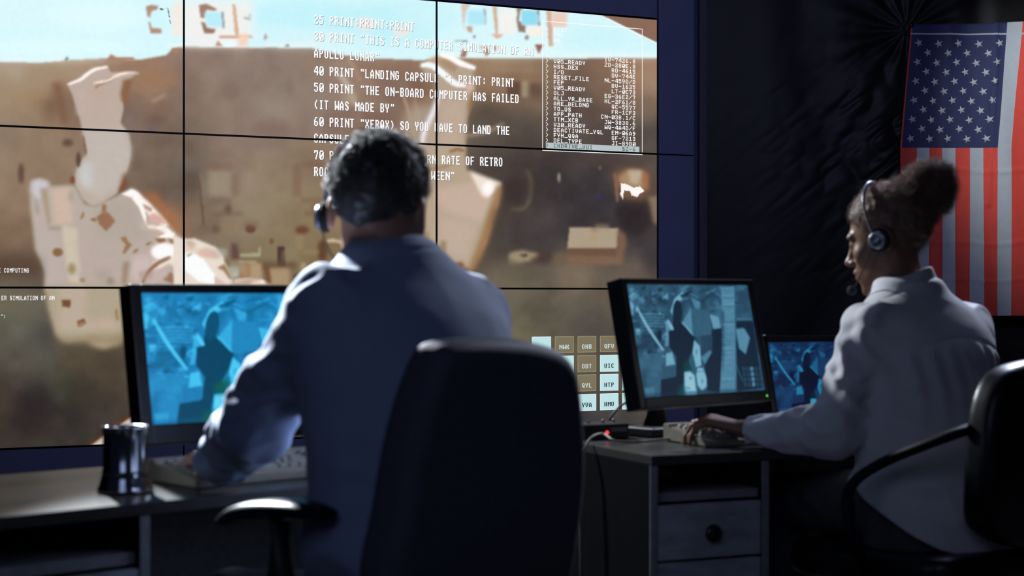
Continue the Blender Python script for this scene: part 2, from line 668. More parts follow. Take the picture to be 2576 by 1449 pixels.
    A.poly([(1555, 80), (1580, 110), (1630, 120), (1620, 90), (1630, 95), (1630, 130), (1590, 120)], (150, 150, 150), 3)
    A.poly([(1112, 316), (1168, 312), (1160, 345), (1140, 345)], (170, 128, 100), 4)
    A.poly([(420, 392), (436, 366), (448, 390)], (120, 110, 105), 3)
    A.poly([(690, 398), (720, 352), (760, 374), (870, 372), (880, 392), (740, 400)], (172, 128, 104), 5)
    A.poly([(1400, 300), (1420, 262), (1450, 300)], (190, 150, 126), 4)
    A.poly([(1420, 262), (1535, 258), (1530, 300), (1470, 306)], (236, 250, 252), 4)
    Z5.poly([(455, 40), (545, 28), (530, 75), (505, 105), (495, 170), (485, 290)], (220, 190, 170), 5, 0.85)
    Z5.poly([(508, 248), (562, 250), (566, 312), (520, 306)], (200, 166, 146), 4)
    Z5.rect(820, 90, 985, 330, (252, 242, 236), 8, 0.8)
    Z5.poly([(758, 60), (800, 66), (812, 335), (788, 335)], (216, 176, 150), 4)
    Z5.poly([(738, 325), (862, 326), (846, 352), (800, 372), (760, 342)], (226, 178, 150), 4)
    Z5.poly([(985, 76), (1062, 82), (1024, 104), (1010, 196), (1082, 250), (1072, 312), (1008, 302), (990, 190), (1000, 120)], (146, 118, 102), 4)
    Z5.rect(1034, 96, 1190, 242, (150, 222, 242), 5)
    Z5.rect(515, 100, 690, 240, (180, 234, 248), 7)
    Z5.poly([(672, 80), (690, 92), (698, 245), (684, 235), (688, 180)], (146, 150, 160), 3)
    Z5.poly([(1192, 92), (1206, 98), (1210, 256), (1198, 250)], (96, 106, 116), 3)
    Z5.poly([(1275, 96), (1325, 100), (1340, 445), (1296, 440)], (214, 172, 150), 5)
    Z5.rect(1325, 116, 1472, 262, (236, 206, 190), 7)
    Z5.poly([(1075, 250), (1240, 252), (1250, 345), (1110, 350)], (250, 242, 232), 6)
    Z5.poly([(1162, 424), (1248, 424), (1204, 518)], (152, 100, 82), 4)
    Z5.ell(585, 352, 12, 14, (140, 130, 126), 3)
    Z5.ell(1088, 360, 20, 22, (150, 142, 136), 4)
    Z5.poly([(400, 386), (520, 390), (520, 402), (400, 398)], (130, 124, 118), 3)
    Z5.poly([(448, 545), (478, 468), (512, 482), (505, 552)], (160, 122, 100), 4)
    Z5.poly([(640, 440), (700, 440), (735, 500), (700, 545)], (172, 140, 122), 4)
    Z5.poly([(755, 450), (815, 440), (790, 500)], (178, 150, 134), 4)
    cv.ell(920, 60, 26, 16, (246, 232, 228), 10, 0.8)
    cv.ell(1010, 78, 22, 14, (246, 232, 228), 10, 0.8)
    Cq.poly([(760, 60), (1010, 20), (1420, 40), (1420, 372), (1284, 322), (1150, 262), (1000, 180)], (140, 106, 88), 3)
    Cq.poly([(760, 60), (1000, 178), (1284, 320), (1284, 336), (990, 196), (750, 66)], (232, 250, 255), 2)
    # left figure: leg
    A.poly([(440, 552), (520, 500), (600, 440), (700, 430), (720, 470), (890, 478), (830, 530), (800, 600), (800, 720), (785, 800), (842, 880), (852, 960), (842, 1060), (800, 1180), (760, 1260), (650, 1330), (600, 1342), (540, 1300), (490, 1200), (494, 1130), (520, 1050), (566, 1010), (560, 960), (540, 870), (520, 780), (490, 680), (468, 610)], (206, 184, 164), 5)
    A.poly([(540, 850), (800, 840), (850, 960), (830, 1080), (770, 1220), (640, 1300), (520, 1200), (500, 1130), (570, 1010), (566, 940)], (208, 198, 186), 16)
    A.ell(560, 1140, 45, 90, (214, 216, 216), 18, 0.8)
    A.ell(640, 600, 70, 40, (208, 174, 150), 14, 0.6)
    A.poly([(800, 520), (860, 510), (840, 600), (830, 690), (790, 660), (782, 610)], (140, 98, 72), 6)
    A.poly([(620, 560), (620, 585), (640, 560), (720, 532), (760, 500), (720, 500)], (160, 120, 94), 4)
    A.line([(438, 550), (520, 520), (570, 482), (620, 452), (704, 434)], 22, (255, 250, 246), 3)
    A.line([(612, 540), (700, 525), (760, 492), (830, 474), (905, 478)], 20, (250, 238, 226), 3)
    A.line([(560, 1005), (552, 950), (540, 880)], 12, (120, 84, 62), 3)
    A.ell(510, 1040, 16, 50, (96, 72, 62), 5)
    A.poly([(880, 470), (1060, 440), (1160, 500), (1150, 560), (960, 600), (900, 580)], (156, 118, 92), 14, 0.8)
    A.line([(990, 660), (1030, 640), (1080, 615)], 22, (190, 160, 136), 6, 0.7)
    A.ell(1020, 780, 70, 40, (112, 88, 78), 16, 0.8)
    A.ell(985, 845, 20, 10, (90, 84, 130), 6, 0.6)
    A.ell(440, 930, 36, 24, (100, 76, 66), 6)
    A.ell(138, 1130, 18, 70, (96, 72, 62), 7)
    A.ell(470, 1170, 16, 26, (128, 78, 56), 5)
    A.poly([(330, 540), (392, 535), (440, 800), (400, 820), (370, 620)], (126, 90, 68), 12, 0.8)
    A.poly([(100, 600), (320, 590), (330, 640), (120, 660)], (176, 140, 108), 18, 0.5)
    # left figure: trunk and pack
    Z2.poly([(252, 515), (330, 490), (410, 520), (422, 560), (625, 550), (700, 700), (790, 720), (960, 640), (1090, 572), (1135, 590), (1330, 780), (1405, 880), (1445, 930), (1540, 1010), (1540, 1420), (380, 1420), (372, 1250), (300, 1080), (280, 900), (255, 700)], (202, 182, 164), 6)
    Z2.poly([(255, 560), (400, 560), (430, 900), (500, 1000), (560, 1390), (390, 1390), (370, 1240), (300, 1060)], (204, 188, 176), 16, 0.8)
    Z2.poly([(262, 515), (330, 495), (400, 520), (380, 600), (300, 700), (330, 720), (290, 640), (262, 600)], (214, 210, 214), 8)
    Z2.poly([(332, 570), (390, 570), (424, 860), (396, 880)], (184, 152, 124), 8)
    Z2.poly([(290, 640), (318, 690), (322, 800), (300, 780)], (176, 146, 128), 6)
    Z2.poly([(420, 570), (595, 560), (605, 860), (450, 880)], (216, 196, 170), 12)
    Z2.poly([(505, 880), (640, 900), (700, 1380), (575, 1395)], (216, 206, 180), 10)
    Z2.poly([(780, 740), (960, 660), (1100, 680), (1200, 900), (1230, 1000), (1000, 1010), (800, 980)], (196, 174, 156), 16)
    Z2.poly([(640, 1000), (760, 980), (1000, 1150), (960, 1380), (700, 1380)], (202, 180, 164), 18)
    Z2.poly([(1000, 618), (1090, 574), (1135, 595), (1250, 700), (1395, 872), (1362, 900), (1240, 805), (1200, 740), (1215, 830), (1210, 880), (1150, 730), (1090, 655)], (254, 250, 248), 4)
    Z2.poly([(1180, 700), (1260, 740), (1250, 770), (1200, 740)], (198, 160, 138), 5)
    Z2.poly([(1250, 770), (1330, 800), (1390, 870), (1300, 870), (1230, 830)], (222, 186, 166), 6)
    Z2.poly([(1205, 872), (1372, 888), (1455, 950), (1440, 988), (1285, 984), (1372, 942), (1230, 902)], (254, 250, 246), 4)
    Z2.poly([(1250, 905), (1370, 930), (1290, 970)], (214, 182, 164), 6)
    Z2.ell(1365, 1100, 118, 78, (253, 252, 252), 8)
    Z2.poly([(1400, 1000), (1540, 1020), (1540, 1140), (1440, 1140), (1480, 1080)], (248, 246, 244), 6)
    Z2.poly([(1250, 1180), (1400, 1140), (1540, 1150), (1540, 1280), (1400, 1200), (1290, 1270)], (238, 228, 220), 8)
    Z2.poly([(1110, 1130), (1250, 1120), (1260, 1200), (1180, 1340), (1090, 1360), (1080, 1180)], (216, 200, 194), 14)
    Z2.poly([(798, 812), (850, 768), (902, 775), (958, 842), (880, 932), (820, 870)], (152, 110, 86), 4)
    Z2.rect(845, 705, 882, 775, (156, 114, 88), 4)
    Z2.poly([(738, 822), (800, 818), (800, 852), (760, 842)], (150, 106, 80), 4)
    Z2.poly([(660, 826), (690, 762), (702, 790), (678, 830)], (152, 112, 82), 4)
    Z2.ell(478, 1102, 44, 36, (140, 102, 70), 5)
    Z2.ell(595, 1240, 32, 46, (168, 138, 96), 6)
    Z2.ell(684, 1332, 24, 22, (150, 116, 82), 5)
    Z2.ell(590, 640, 22, 60, (190, 164, 138), 7, 0.8)
    Z2.poly([(995, 985), (1040, 965), (1060, 1010), (1095, 1040), (1040, 1110), (1010, 1115), (1040, 1040)], (158, 116, 86), 5)
    Z2.poly([(1095, 1112), (1120, 1072), (1152, 1070), (1130, 1106)], (158, 114, 88), 4)
    Z2.poly([(1020, 1180), (1078, 1180), (1060, 1290), (1050, 1380), (1005, 1380)], (168, 134, 116), 7)
    Z2.line([(1180, 1360), (1232, 1265), (1310, 1192), (1412, 1142)], 30, (156, 104, 78), 4)
    Z2.poly([(1342, 1325), (1410, 1262), (1510, 1345), (1430, 1364)], (160, 116, 90), 4)
    Z2.poly([(1200, 1330), (1290, 1250), (1420, 1230), (1340, 1330), (1260, 1370)], (212, 192, 180), 10)
    Z2.poly([(1285, 990), (1370, 988), (1372, 1016), (1310, 1020)], (146, 98, 66), 4)
    Z2.poly([(1390, 988), (1440, 1000), (1460, 1035), (1415, 1025)], (152, 106, 74), 4)
    Z2.poly([(1200, 1040), (1240, 1015), (1260, 1020), (1230, 1046)], (150, 104, 76), 4)
    Z2.ell(850, 1290, 60, 50, (186, 160, 146), 16, 0.8)
    Z2.ell(915, 1350, 35, 40, (150, 122, 112), 10, 0.8)
    Z2.rect(392, 888, 505, 918, (176, 144, 122), 8)
    Z2.poly([(980, 590), (1010, 470), (1040, 430), (1060, 560), (1000, 610)], (120, 70, 46), 8, 0.7)
    Z2.poly([(1160, 600), (1300, 620), (1460, 860), (1480, 960), (1390, 830)], (176, 108, 66), 18, 0.8)
    # left figure: lower edge on the bottom row
    cv.poly([(112, 716), (122, 780), (140, 845), (168, 862), (208, 852), (236, 872), (262, 878), (300, 868), (330, 842), (350, 716)], (192, 168, 140), 12)
    cv.poly([(150, 716), (215, 716), (220, 860), (150, 858)], (206, 184, 156), 14, 0.8)
    D.poly([(345, 456), (398, 456), (394, 498), (348, 496)], (112, 78, 56), 4)
    D.poly([(434, 576), (470, 562), (484, 586), (456, 608), (436, 602)], (116, 70, 48), 4)
    D.poly([(644, 504), (656, 504), (666, 574), (652, 570)], (156, 114, 74), 4)
    D.ell(600, 620, 70, 60, (208, 182, 152), 14)
    D.ell(480, 590, 80, 50, (204, 180, 150), 14, 0.5)
    D.poly([(434, 576), (470, 562), (484, 586), (456, 608), (436, 602)], (116, 70, 48), 4)
    D.poly([(280, 660), (740, 640), (740, 720), (560, 700), (300, 720)], (110, 92, 66), 24, 0.5)
    D.poly([(470, 1290), (600, 1190), (780, 1060), (820, 1290)], (110, 62, 40), 10)
    D.poly([(486, 1290), (600, 1205), (790, 1075), (860, 1290)], (216, 210, 196), 5)
    D.rect(60, 960, 280, 1200, (54, 46, 46), 28, 0.6)
    D.rect(-300, 220, 230, 330, (82, 60, 46), 24, 0.6)
    # middle column
    Z1.poly([(-10, 955), (60, 990), (160, 984), (340, 1058), (402, 1130), (412, 1180), (474, 1300), (492, 1380), (-10, 1380)], (236, 226, 216), 5)
    Z1.poly([(70, 1105), (140, 1100), (230, 1150), (332, 1290), (334, 1370), (200, 1345), (70, 1240)], (252, 253, 253), 5)
    Z1.poly([(178, 1092), (262, 1062), (345, 1100), (370, 1150), (300, 1150), (205, 1135)], (226, 200, 180), 7)
    Z1.poly([(90, 1010), (160, 1012), (165, 1070), (120, 1075)], (206, 184, 154), 6)
    Z1.poly([(90, 1130), (140, 1102), (150, 1112), (110, 1140)], (190, 180, 160), 4)
    Z1.poly([(350, 1230), (412, 1200), (484, 1325), (455, 1325), (400, 1250)], (168, 122, 86), 4)
    Z1.poly([(330, 1300), (440, 1372), (330, 1372)], (224, 202, 186), 5)
    Z1.poly([(440, 1228), (530, 1224), (534, 1300), (480, 1320)], (206, 200, 180), 6)
    Z1.poly([(486, 1325), (620, 1306), (700, 1322), (810, 1375), (486, 1375)], (238, 222, 206), 5)
    Z1.poly([(510, 1340), (620, 1320), (650, 1345), (600, 1375)], (214, 180, 150), 6)
    Z1.line([(630, 1318), (700, 1330), (790, 1365)], 20, (254, 250, 246), 4)
    Z1.rect(268, 418, 480, 645, (152, 136, 116), 16)
    Z1.rect(250, 370, 480, 412, (122, 94, 76), 12, 0.7)
    Z1.rect(300, 650, 470, 690, (120, 98, 80), 10, 0.6)
    Z1.rect(470, 450, 520, 640, (128, 98, 78), 12, 0.6)
    Z1.ell(440, 745, 26, 42, (104, 82, 66), 6)
    Z1.rect(320, 770, 560, 800, (112, 90, 72), 10, 0.7)
    Z1.ell(340, 910, 40, 36, (108, 88, 74), 8)
    Z1.ell(250, 905, 50, 36, (116, 94, 78), 12, 0.7)
    Z1.ell(625, 908, 44, 34, (104, 70, 56), 5)
    Z1.rect(560, 850, 690, 900, (120, 94, 76), 12, 0.6)
    Z1.rect(380, 810, 560, 960, (142, 122, 98), 16, 0.7)
    Z1.ell(802, 1010, 18, 24, (120, 78, 54), 5)
    Z1.poly([(850, 1052), (908, 1052), (918, 1220), (848, 1220)], (76, 54, 48), 5)
    Z1.poly([(468, 1020), (520, 1040), (534, 1160), (470, 1160)], (98, 72, 68), 7)
    Z1.ell(1055, 918, 58, 34, (108, 70, 50), 6)
    Z1.ell(1178, 745, 36, 44, (110, 78, 58), 6)
    Z1.rect(1080, 765, 1260, 800, (118, 90, 66), 8, 0.7)
    Z1.rect(1040, 650, 1260, 690, (124, 96, 72), 8, 0.6)
    Z1.rect(975, 370, 1050, 640, (124, 98, 78), 10, 0.6)
    Z1.rect(1060, 350, 1280, 400, (120, 92, 70), 10, 0.5)
    Z1.ell(1222, 1090, 40, 94, (96, 68, 48), 6)
    Z1.rect(690, 1180, 1010, 1240, (102, 78, 60), 12, 0.8)
    Z1.poly([(540, 1112), (690, 1108), (696, 1056), (712, 1056), (710, 1136), (540, 1138)], (172, 162, 132), 5)
    Z1.poly([(530, 1170), (680, 1176), (670, 1200), (530, 1190)], (168, 148, 116), 5)
    Z1.rect(620, 1190, 716, 1330, (188, 150, 118), 8)
    Z1.rect(545, 1200, 610, 1310, (176, 132, 98), 8)
    Z1.rect(780, 1240, 950, 1380, (176, 144, 110), 9)
    Z1.poly([(735, 1200), (775, 1220), (800, 1360), (760, 1370)], (112, 74, 50), 6)
    Z1.rect(985, 1285, 1042, 1350, (68, 50, 40), 6)
    Z1.rect(1050, 1195, 1078, 1295, (180, 166, 126), 6)
    Z1.rect(1000, 960, 1060, 1080, (150, 132, 96), 10, 0.7)
    Z1.rect(1060, 1080, 1190, 1120, (150, 128, 92), 8, 0.7)
    Z1.line([(1255, 1010), (1310, 1004), (1385, 1020)], 30, (212, 186, 150), 5)
    Z1.rect(66, 430, 200, 600, (94, 78, 66), 18, 0.8)
    Z1.rect(70, 180, 160, 300, (104, 84, 66), 16, 0.7)
    Z1.line([(182, 450), (208, 560), (222, 700), (238, 880)], 22, (100, 76, 60), 5, 0.8)
    Z1.line([(210, 440), (232, 560), (240, 700)], 22, (148, 126, 104), 7, 0.6)
    A.ell(1500, 590, 80, 70, (124, 100, 88), 20, 0.6)
    A.rect(1870, 520, 1905, 620, (124, 100, 88), 12, 0.5)
    A.poly([(1640, 800), (1880, 790), (1880, 880), (1640, 880)], (124, 100, 88), 18, 0.5)
    Bq.line([(440, 530), (495, 610), (560, 760)], 46, (208, 182, 160), 8, 0.9)
    Bq.line([(500, 420), (560, 500), (600, 590)], 30, (190, 158, 134), 8, 0.7)
    Bq.ell(520, 720, 60, 50, (182, 152, 128), 14, 0.7)
    Bq.line([(910, 690), (950, 820), (1000, 1020)], 22, (184, 158, 136), 5, 0.8)
    Bq.line([(990, 690), (1020, 830), (1055, 1010)], 22, (186, 160, 138), 5, 0.8)
    Bq.rect(600, 800, 900, 960, (116, 86, 74), 24, 0.6)
    Bq.rect(330, 800, 560, 980, (120, 92, 80), 24, 0.5)
    Bq.rect(960, 560, 1130, 760, (118, 84, 66), 22, 0.6)
    Bq.rect(560, 470, 1020, 560, (140, 104, 80), 22, 0.5)
    # right figure
    Z5.poly([(160, 562), (260, 520), (330, 550), (440, 570), (592, 642), (574, 700), (582, 850), (545, 1000), (512, 1150), (492, 1480), (70, 1480), (88, 1280), (188, 1050), (220, 950), (215, 800), (100, 690), (66, 624)], (198, 168, 142), 7)
    Z5.poly([(230, 560), (330, 570), (420, 640), (400, 700), (260, 620)], (176, 142, 114), 8)
    Z5.poly([(280, 960), (500, 960), (470, 1200), (440, 1440), (250, 1440)], (206, 178, 152), 20)
    Z5.line([(70, 628), (180, 632), (300, 720), (400, 800), (510, 822)], 66, (246, 250, 250), 5)
    Z5.line([(250, 520), (360, 552), (460, 610), (596, 655)], 58, (254, 252, 250), 5)
    Z5.line([(82, 1440), (100, 1275), (190, 1070), (236, 930)], 58, (236, 234, 238), 7)
    Z5.ell(545, 840, 36, 70, (226, 200, 172), 8)
    Z5.poly([(560, 860), (620, 900), (560, 1010), (520, 1110), (520, 1000)], (150, 108, 76), 9, 0.8)
    Z5.line([(480, 1305), (600, 1290), (740, 1250), (870, 1180)], 34, (172, 146, 120), 8, 0.8)
    Z5.rect(1030, 770, 1106, 935, (158, 140, 114), 7)
    Z5.rect(900, 775, 1028, 930, (90, 66, 54), 10, 0.8)
    Z5.rect(1112, 790, 1240, 930, (92, 68, 56), 12, 0.7)
    Z5.rect(800, 940, 1240, 968, (112, 88, 70), 8, 0.6)
    Z5.rect(760, 700, 1240, 770, (132, 100, 74), 10, 0.5)
    E.poly([(745, 172), (1040, 160), (1060, 345), (1290, 430), (1265, 560), (1190, 830), (1090, 1012), (1000, 990), (850, 930), (740, 900), (790, 520), (740, 260)], (198, 168, 140), 8)
    E.poly([(820, 480), (1090, 420), (1250, 560), (1150, 700), (900, 620)], (212, 188, 160), 18)
    E.poly([(870, 650), (1130, 700), (1060, 960), (860, 880)], (208, 182, 156), 20)
    E.poly([(1072, 348), (1150, 378), (1292, 432), (1230, 500), (1210, 535), (1160, 520), (1120, 450)], (240, 230, 220), 7)
    E.ell(1205, 465, 40, 45, (254, 252, 248), 9)
    E.line([(1285, 450), (1230, 640), (1160, 850), (1085, 1020)], 60, (160, 116, 78), 12, 0.9)
    E.line([(940, 222), (990, 205), (1045, 212)], 24, (156, 110, 80), 5)
    E.line([(790, 335), (890, 325), (985, 280)], 20, (170, 126, 94), 6)
    E.rect(880, 820, 920, 900, (140, 104, 66), 8, 0.7)
    E.ell(1010, 985, 30, 22, (120, 80, 54), 7)
    E.rect(760, 760, 800, 880, (150, 110, 76), 10, 0.7)
    # right column, dark half
    Fq.poly([(1170, 190), (1300, 150), (1470, 170), (1500, 340), (1420, 440), (1240, 410)], (122, 88, 66), 20)
    Fq.poly([(1220, 230), (1300, 160), (1450, 175), (1465, 330), (1390, 330), (1250, 300)], (176, 136, 104), 12)
    Fq.poly([(1310, 165), (1440, 170), (1400, 290), (1330, 280)], (206, 178, 148), 10)
    Fq.poly([(1440, 180), (1490, 200), (1480, 330), (1450, 330)], (168, 106, 72), 8)
    Fq.poly([(1246, 278), (1300, 288), (1360, 316), (1410, 306), (1456, 346), (1410, 372), (1394, 400), (1340, 384), (1330, 350), (1276, 340), (1266, 420), (1244, 380), (1248, 330)], (255, 250, 246), 2)
    Fq.line([(1195, 190), (1210, 320), (1218, 440)], 24, (134, 102, 78), 5)
    Fq.poly([(1475, 400), (1570, 385), (1570, 640), (1520, 610), (1500, 480)], (134, 112, 92), 8)
    Fq.poly([(1220, 440), (1480, 430), (1520, 620), (1400, 740), (1260, 700), (1220, 560)], (46, 38, 40), 18, 0.8)
    Fq.poly([(803, 664), (1230, 668), (1216, 848), (783, 846)], (184, 158, 132), 4)
    Fq.poly([(970, 668), (1060, 668), (1040, 700), (1000, 690)], (140, 116, 92), 6)
    Fq.ell(1010, 750, 36, 26, (190, 152, 112), 8)
    Fq.rect(786, 850, 1220, 905, (112, 80, 64), 6)
    Fq.rect(780, 908, 1262, 985, (126, 98, 78), 10)
    Fq.poly([(1215, 670), (1290, 720), (1300, 800), (1250, 960), (1210, 900)], (130, 98, 76), 10, 0.8)
    Fq.ell(408, 912, 132, 48, (156, 140, 112), 8)
    Fq.ell(404, 906, 38, 16, (88, 74, 60), 5)
    Fq.poly([(440, 960), (560, 880), (650, 900), (620, 980)], (74, 54, 46), 12, 0.8)
    Fq.rect(668, 880, 780, 985, (108, 92, 74), 12)
    Fq.ell(712, 230, 13, 46, (146, 136, 122), 5)
    Fq.line([(428, 165), (470, 260), (456, 420), (400, 500), (300, 500)], 26, (104, 96, 78), 7, 0.9)
    Fq.ell(340, 330, 100, 130, (60, 47, 44), 20, 0.7)
    Fq.ell(1066, 145, 12, 20, (124, 112, 100), 4)
    Fq.ell(1062, 404, 14, 10, (44, 44, 160), 3)
    Fq.rect(600, 30, 1560, 120, (70, 58, 54), 26, 0.5)
    Fq.rect(140, 520, 260, 880, (66, 62, 58), 22, 0.6)
    Fq.rect(480, 180, 540, 480, (58, 46, 44), 14, 0.5)
    for k in range(26):
        x, y = random.uniform(1300, 1640), random.uniform(735, 840)
        d = random.uniform(-12, 10)
        base = cv.sample(np.array([x]), np.array([y]))[0]
        cv.rect(x - random.uniform(8, 26), y - random.uniform(5, 12), x + random.uniform(8, 26), y + random.uniform(5, 12), base + d, 8, 0.6)
    for k in range(90):
        x, y = random.uniform(-280, 1650), random.uniform(170, 1110)
        base = cv.sample(np.array([x]), np.array([y]))[0]
        cv.rect(x - random.uniform(6, 26), y - random.uniform(6, 16), x + random.uniform(6, 26), y + random.uniform(6, 16), base + random.uniform(-7, 7), 10, 0.5)
    cv.noise(2.0, 9, 5)
    cv.a = cv.a - (np.clip((cv.Y - 860) / 160, 0, 1) * (cv.X < 500) * np.clip((190 - cv.a[..., 1]) / 60, 0, 1))[..., None] * np.array([11, 13, 12])
    low = np.clip((cv.Y - 150) / 20, 0, 1)[..., None]
    cv.a = cv.a - low * 17 * np.exp(-((cv.a - 198) / 30) ** 2) * np.array([1.0, 0.9, 0.8])
    return cv


def monitor_picture():
    """grey picture (0..255) for the small screens, in u,v of the screen"""
    q = [(790, 108), (1668, 118), (1805, 881), (935, 929)]
    src = np.array(q, float)
    dst = np.array([(0, 0), (1000, 0), (1000, 625), (0, 625)], float)
    M, rhs = [], []
    for (x, y), (u, v) in zip(src, dst):
        M += [[x, y, 1, 0, 0, 0, -u * x, -u * y], [0, 0, 0, x, y, 1, -v * x, -v * y]]
        rhs += [u, v]
    hm = np.append(np.linalg.solve(np.array(M), np.array(rhs)), 1).reshape(3, 3)

    def t(p):
        r = []
        for x, y in p:
            k = hm @ np.array([x, y, 1.0])
            r.append((k[0] / k[2], k[1] / k[2]))
        return r
    cv = Canvas(0, 0, 1000, 625, 0.5, (112,) * 3)

    def poly(p, l, f=5, a=1.0):
        cv.poly(t(p), (l,) * 3, f, a)

    def line(p, wd, l, f=3, a=1.0):
        cv.line(t(p), wd * 1.14, (l,) * 3, f, a)

    def ell(x, y, rx, ry, l, f=5, a=1.0):
        poly([(x + rx * math.cos(k * PI / 10), y + ry * math.sin(k * PI / 10)) for k in range(20)], l, f, a)
    cv.noise(26, 120, 3)
    cv.noise(24, 40, 4)
    rnd = random.Random(11)
    for k in range(150):
        x, y = rnd.uniform(810, 1090), rnd.uniform(125, 620)
        poly([(x, y), (x + rnd.uniform(8, 50), y + rnd.uniform(-20, 20)), (x + rnd.uniform(8, 40), y + rnd.uniform(8, 36)), (x + rnd.uniform(-6, 10), y + rnd.uniform(8, 30))], rnd.choice([50, 70, 90, 150, 180, 205]), 4, 0.7)
    for k in range(36):
        x, y = rnd.uniform(1100, 1660), rnd.uniform(120, 280)
        line([(x, y), (x + rnd.uniform(-20, 30), y + rnd.uniform(-20, 20)), (x + rnd.uniform(10, 70), y + rnd.uniform(-40, 50))], rnd.uniform(6, 16), rnd.choice([60, 80, 150, 175]), 4, 0.6)
    for y in range(330, 440, 22):
        line([(905, y), (985, y - 4), (1075, y)], 11, 168, 3, 0.8)
        line([(905, y + 11), (985, y + 7), (1075, y + 11)], 9, 62, 3, 0.7)
    for y in range(620, 720, 16):
        line([(900, y), (980, y - 3), (1065, y)], 7, 135, 2, 0.7)
    poly([(900, 480), (1040, 440), (1070, 560), (980, 590), (900, 580)], 70, 12, 0.8)
    ell(1040, 480, 16, 42, 30, 6)
    poly([(950, 785), (1050, 780), (1050, 840), (960, 850)], 120, 8)
    poly([(940, 860), (1010, 850), (1015, 915), (950, 920)], 165, 8, 0.8)
    line([(868, 270), (960, 430), (1070, 590)], 17, 215, 3)
    poly([(805, 230), (850, 240), (850, 330), (815, 340)], 210, 6, 0.8)
    poly([(800, 130), (860, 170), (930, 220), (915, 250), (850, 200)], 180, 6, 0.7)
    poly([(1080, 380), (1100, 360), (1150, 440), (1110, 460), (1105, 560), (1080, 560), (1085, 460)], 190, 5, 0.8)
    poly([(1260, 286), (1388, 300), (1428, 470), (1288, 495)], 120, 4)
    poly([(1198, 395), (1262, 280), (1278, 480)], 168, 5)
    poly([(1398, 328), (1462, 345), (1482, 430), (1430, 440)], 185, 5)
    poly([(1115, 305), (1140, 215), (1200, 160), (1222, 185), (1170, 250), (1132, 340)], 205, 5)
    poly([(1180, 190), (1260, 150), (1270, 165), (1200, 210)], 40, 5, 0.8)
    poly([(1260, 200), (1330, 240), (1330, 290), (1290, 285)], 190, 6, 0.7)
    poly([(1416, 440), (1492, 430), (1486, 895), (1390, 880), (1366, 700), (1420, 600)], 22, 7)
    poly([(1340, 492), (1424, 488), (1412, 620), (1352, 642)], 84, 6)
    poly([(1140, 330), (1195, 390), (1235, 425), (1292, 490), (1276, 590), (1252, 660), (1275, 730), (1222, 745), (1212, 925), (1056, 925), (1056, 800), (1160, 780), (1164, 640), (1112, 560), (1104, 450), (1130, 440)], 12, 4)
    ell(1166, 315, 34, 92, 34, 4)
    line([(1098, 375), (1118, 410), (1138, 440)], 20, 215, 3)
    line([(1200, 385), (1240, 430), (1284, 482)], 10, 205, 3)
    poly([(1290, 515), (1332, 560), (1345, 700), (1305, 712), (1280, 610)], 210, 5)
    poly([(1340, 640), (1400, 590), (1420, 600), (1370, 690)], 160, 5)
    poly([(1222, 745), (1262, 738), (1296, 770), (1306, 850), (1322, 925), (1236, 925), (1226, 850)], 228, 6)
    poly([(1316, 712), (1358, 716), (1384, 790), (1386, 852), (1352, 880), (1318, 842), (1308, 770)], 216, 6)
    for x, y, rx, ry in ((1308, 600, 7, 22), (1268, 790, 9, 12), (1340, 742, 30, 5), (1352, 812, 8, 14), (1250, 862, 20, 6)):
        ell(x, y, rx, ry, 150, 5, 0.7)
    poly([(1476, 128), (1576, 124), (1594, 892), (1478, 898), (1500, 480)], 165, 5)
    poly([(1482, 300), (1505, 300), (1512, 600), (1500, 760), (1490, 560)], 110, 5, 0.8)
    for k in range(40):
        y = rnd.uniform(140, 880)
        line([(1490, y), (1530, y + 2), (1580, y)], 5, rnd.choice([120, 195]), 2, 0.4)
    poly([(1590, 150), (1670, 150), (1690, 300), (1600, 350)], 95, 10, 0.7)
    poly([(1592, 380), (1712, 380), (1790, 860), (1604, 888)], 26, 7)
    poly([(1588, 432), (1650, 428), (1694, 500), (1664, 622), (1614, 580)], 170, 6)
    line([(1590, 362), (1640, 364), (1700, 362)], 7, 150, 2, 0.8)
    line([(1590, 680), (1620, 760), (1650, 820)], 10, 130, 3, 0.8)
    for i in range(5):
        for j in range(4):
            x, y = 1638 + i * 29 + j * 5, 712 + j * 37
            poly([(x, y), (x + 22, y), (x + 24, y + 29), (x + 2, y + 29)], 175 if i == 2 else 88, 2, 0.9)
    poly([(1060, 705), (1160, 692), (1166, 772), (1066, 790)], 105, 4)
    poly([(1088, 612), (1132, 600), (1156, 690), (1090, 702)], 200, 5)
    poly([(800, 905), (1830, 860), (1840, 900), (800, 960)], 60, 10, 0.4)
    cv.noise(8, 8, 6)
    g = np.zeros((cv.h, cv.w))
    gc = Canvas(0, 0, 1000, 625, 0.5, (0, 0, 0))
    gc.poly(t([(1215, 680), (1290, 640), (1290, 740), (1220, 745)]), (255,) * 3, 26)
    gc.poly(t([(1180, 850), (1230, 840), (1230, 925), (1180, 925)]), (255,) * 3, 26)
    return cv, gc


def palette(l, stops):
    l = np.clip(l / 255.0, 0, 1)
    xs = np.linspace(0, 1, len(stops))
    st = np.array(stops, float)
    return np.stack([np.interp(l, xs, st[:, k]) for k in range(3)], -1)


def set_picture(me, cols):
    at = me.color_attributes.new('picture', 'FLOAT_COLOR', 'POINT')
    c = np.ones((len(cols), 4), np.float32)
    c[:, :3] = cols
    at.data.foreach_set('color', c.ravel())


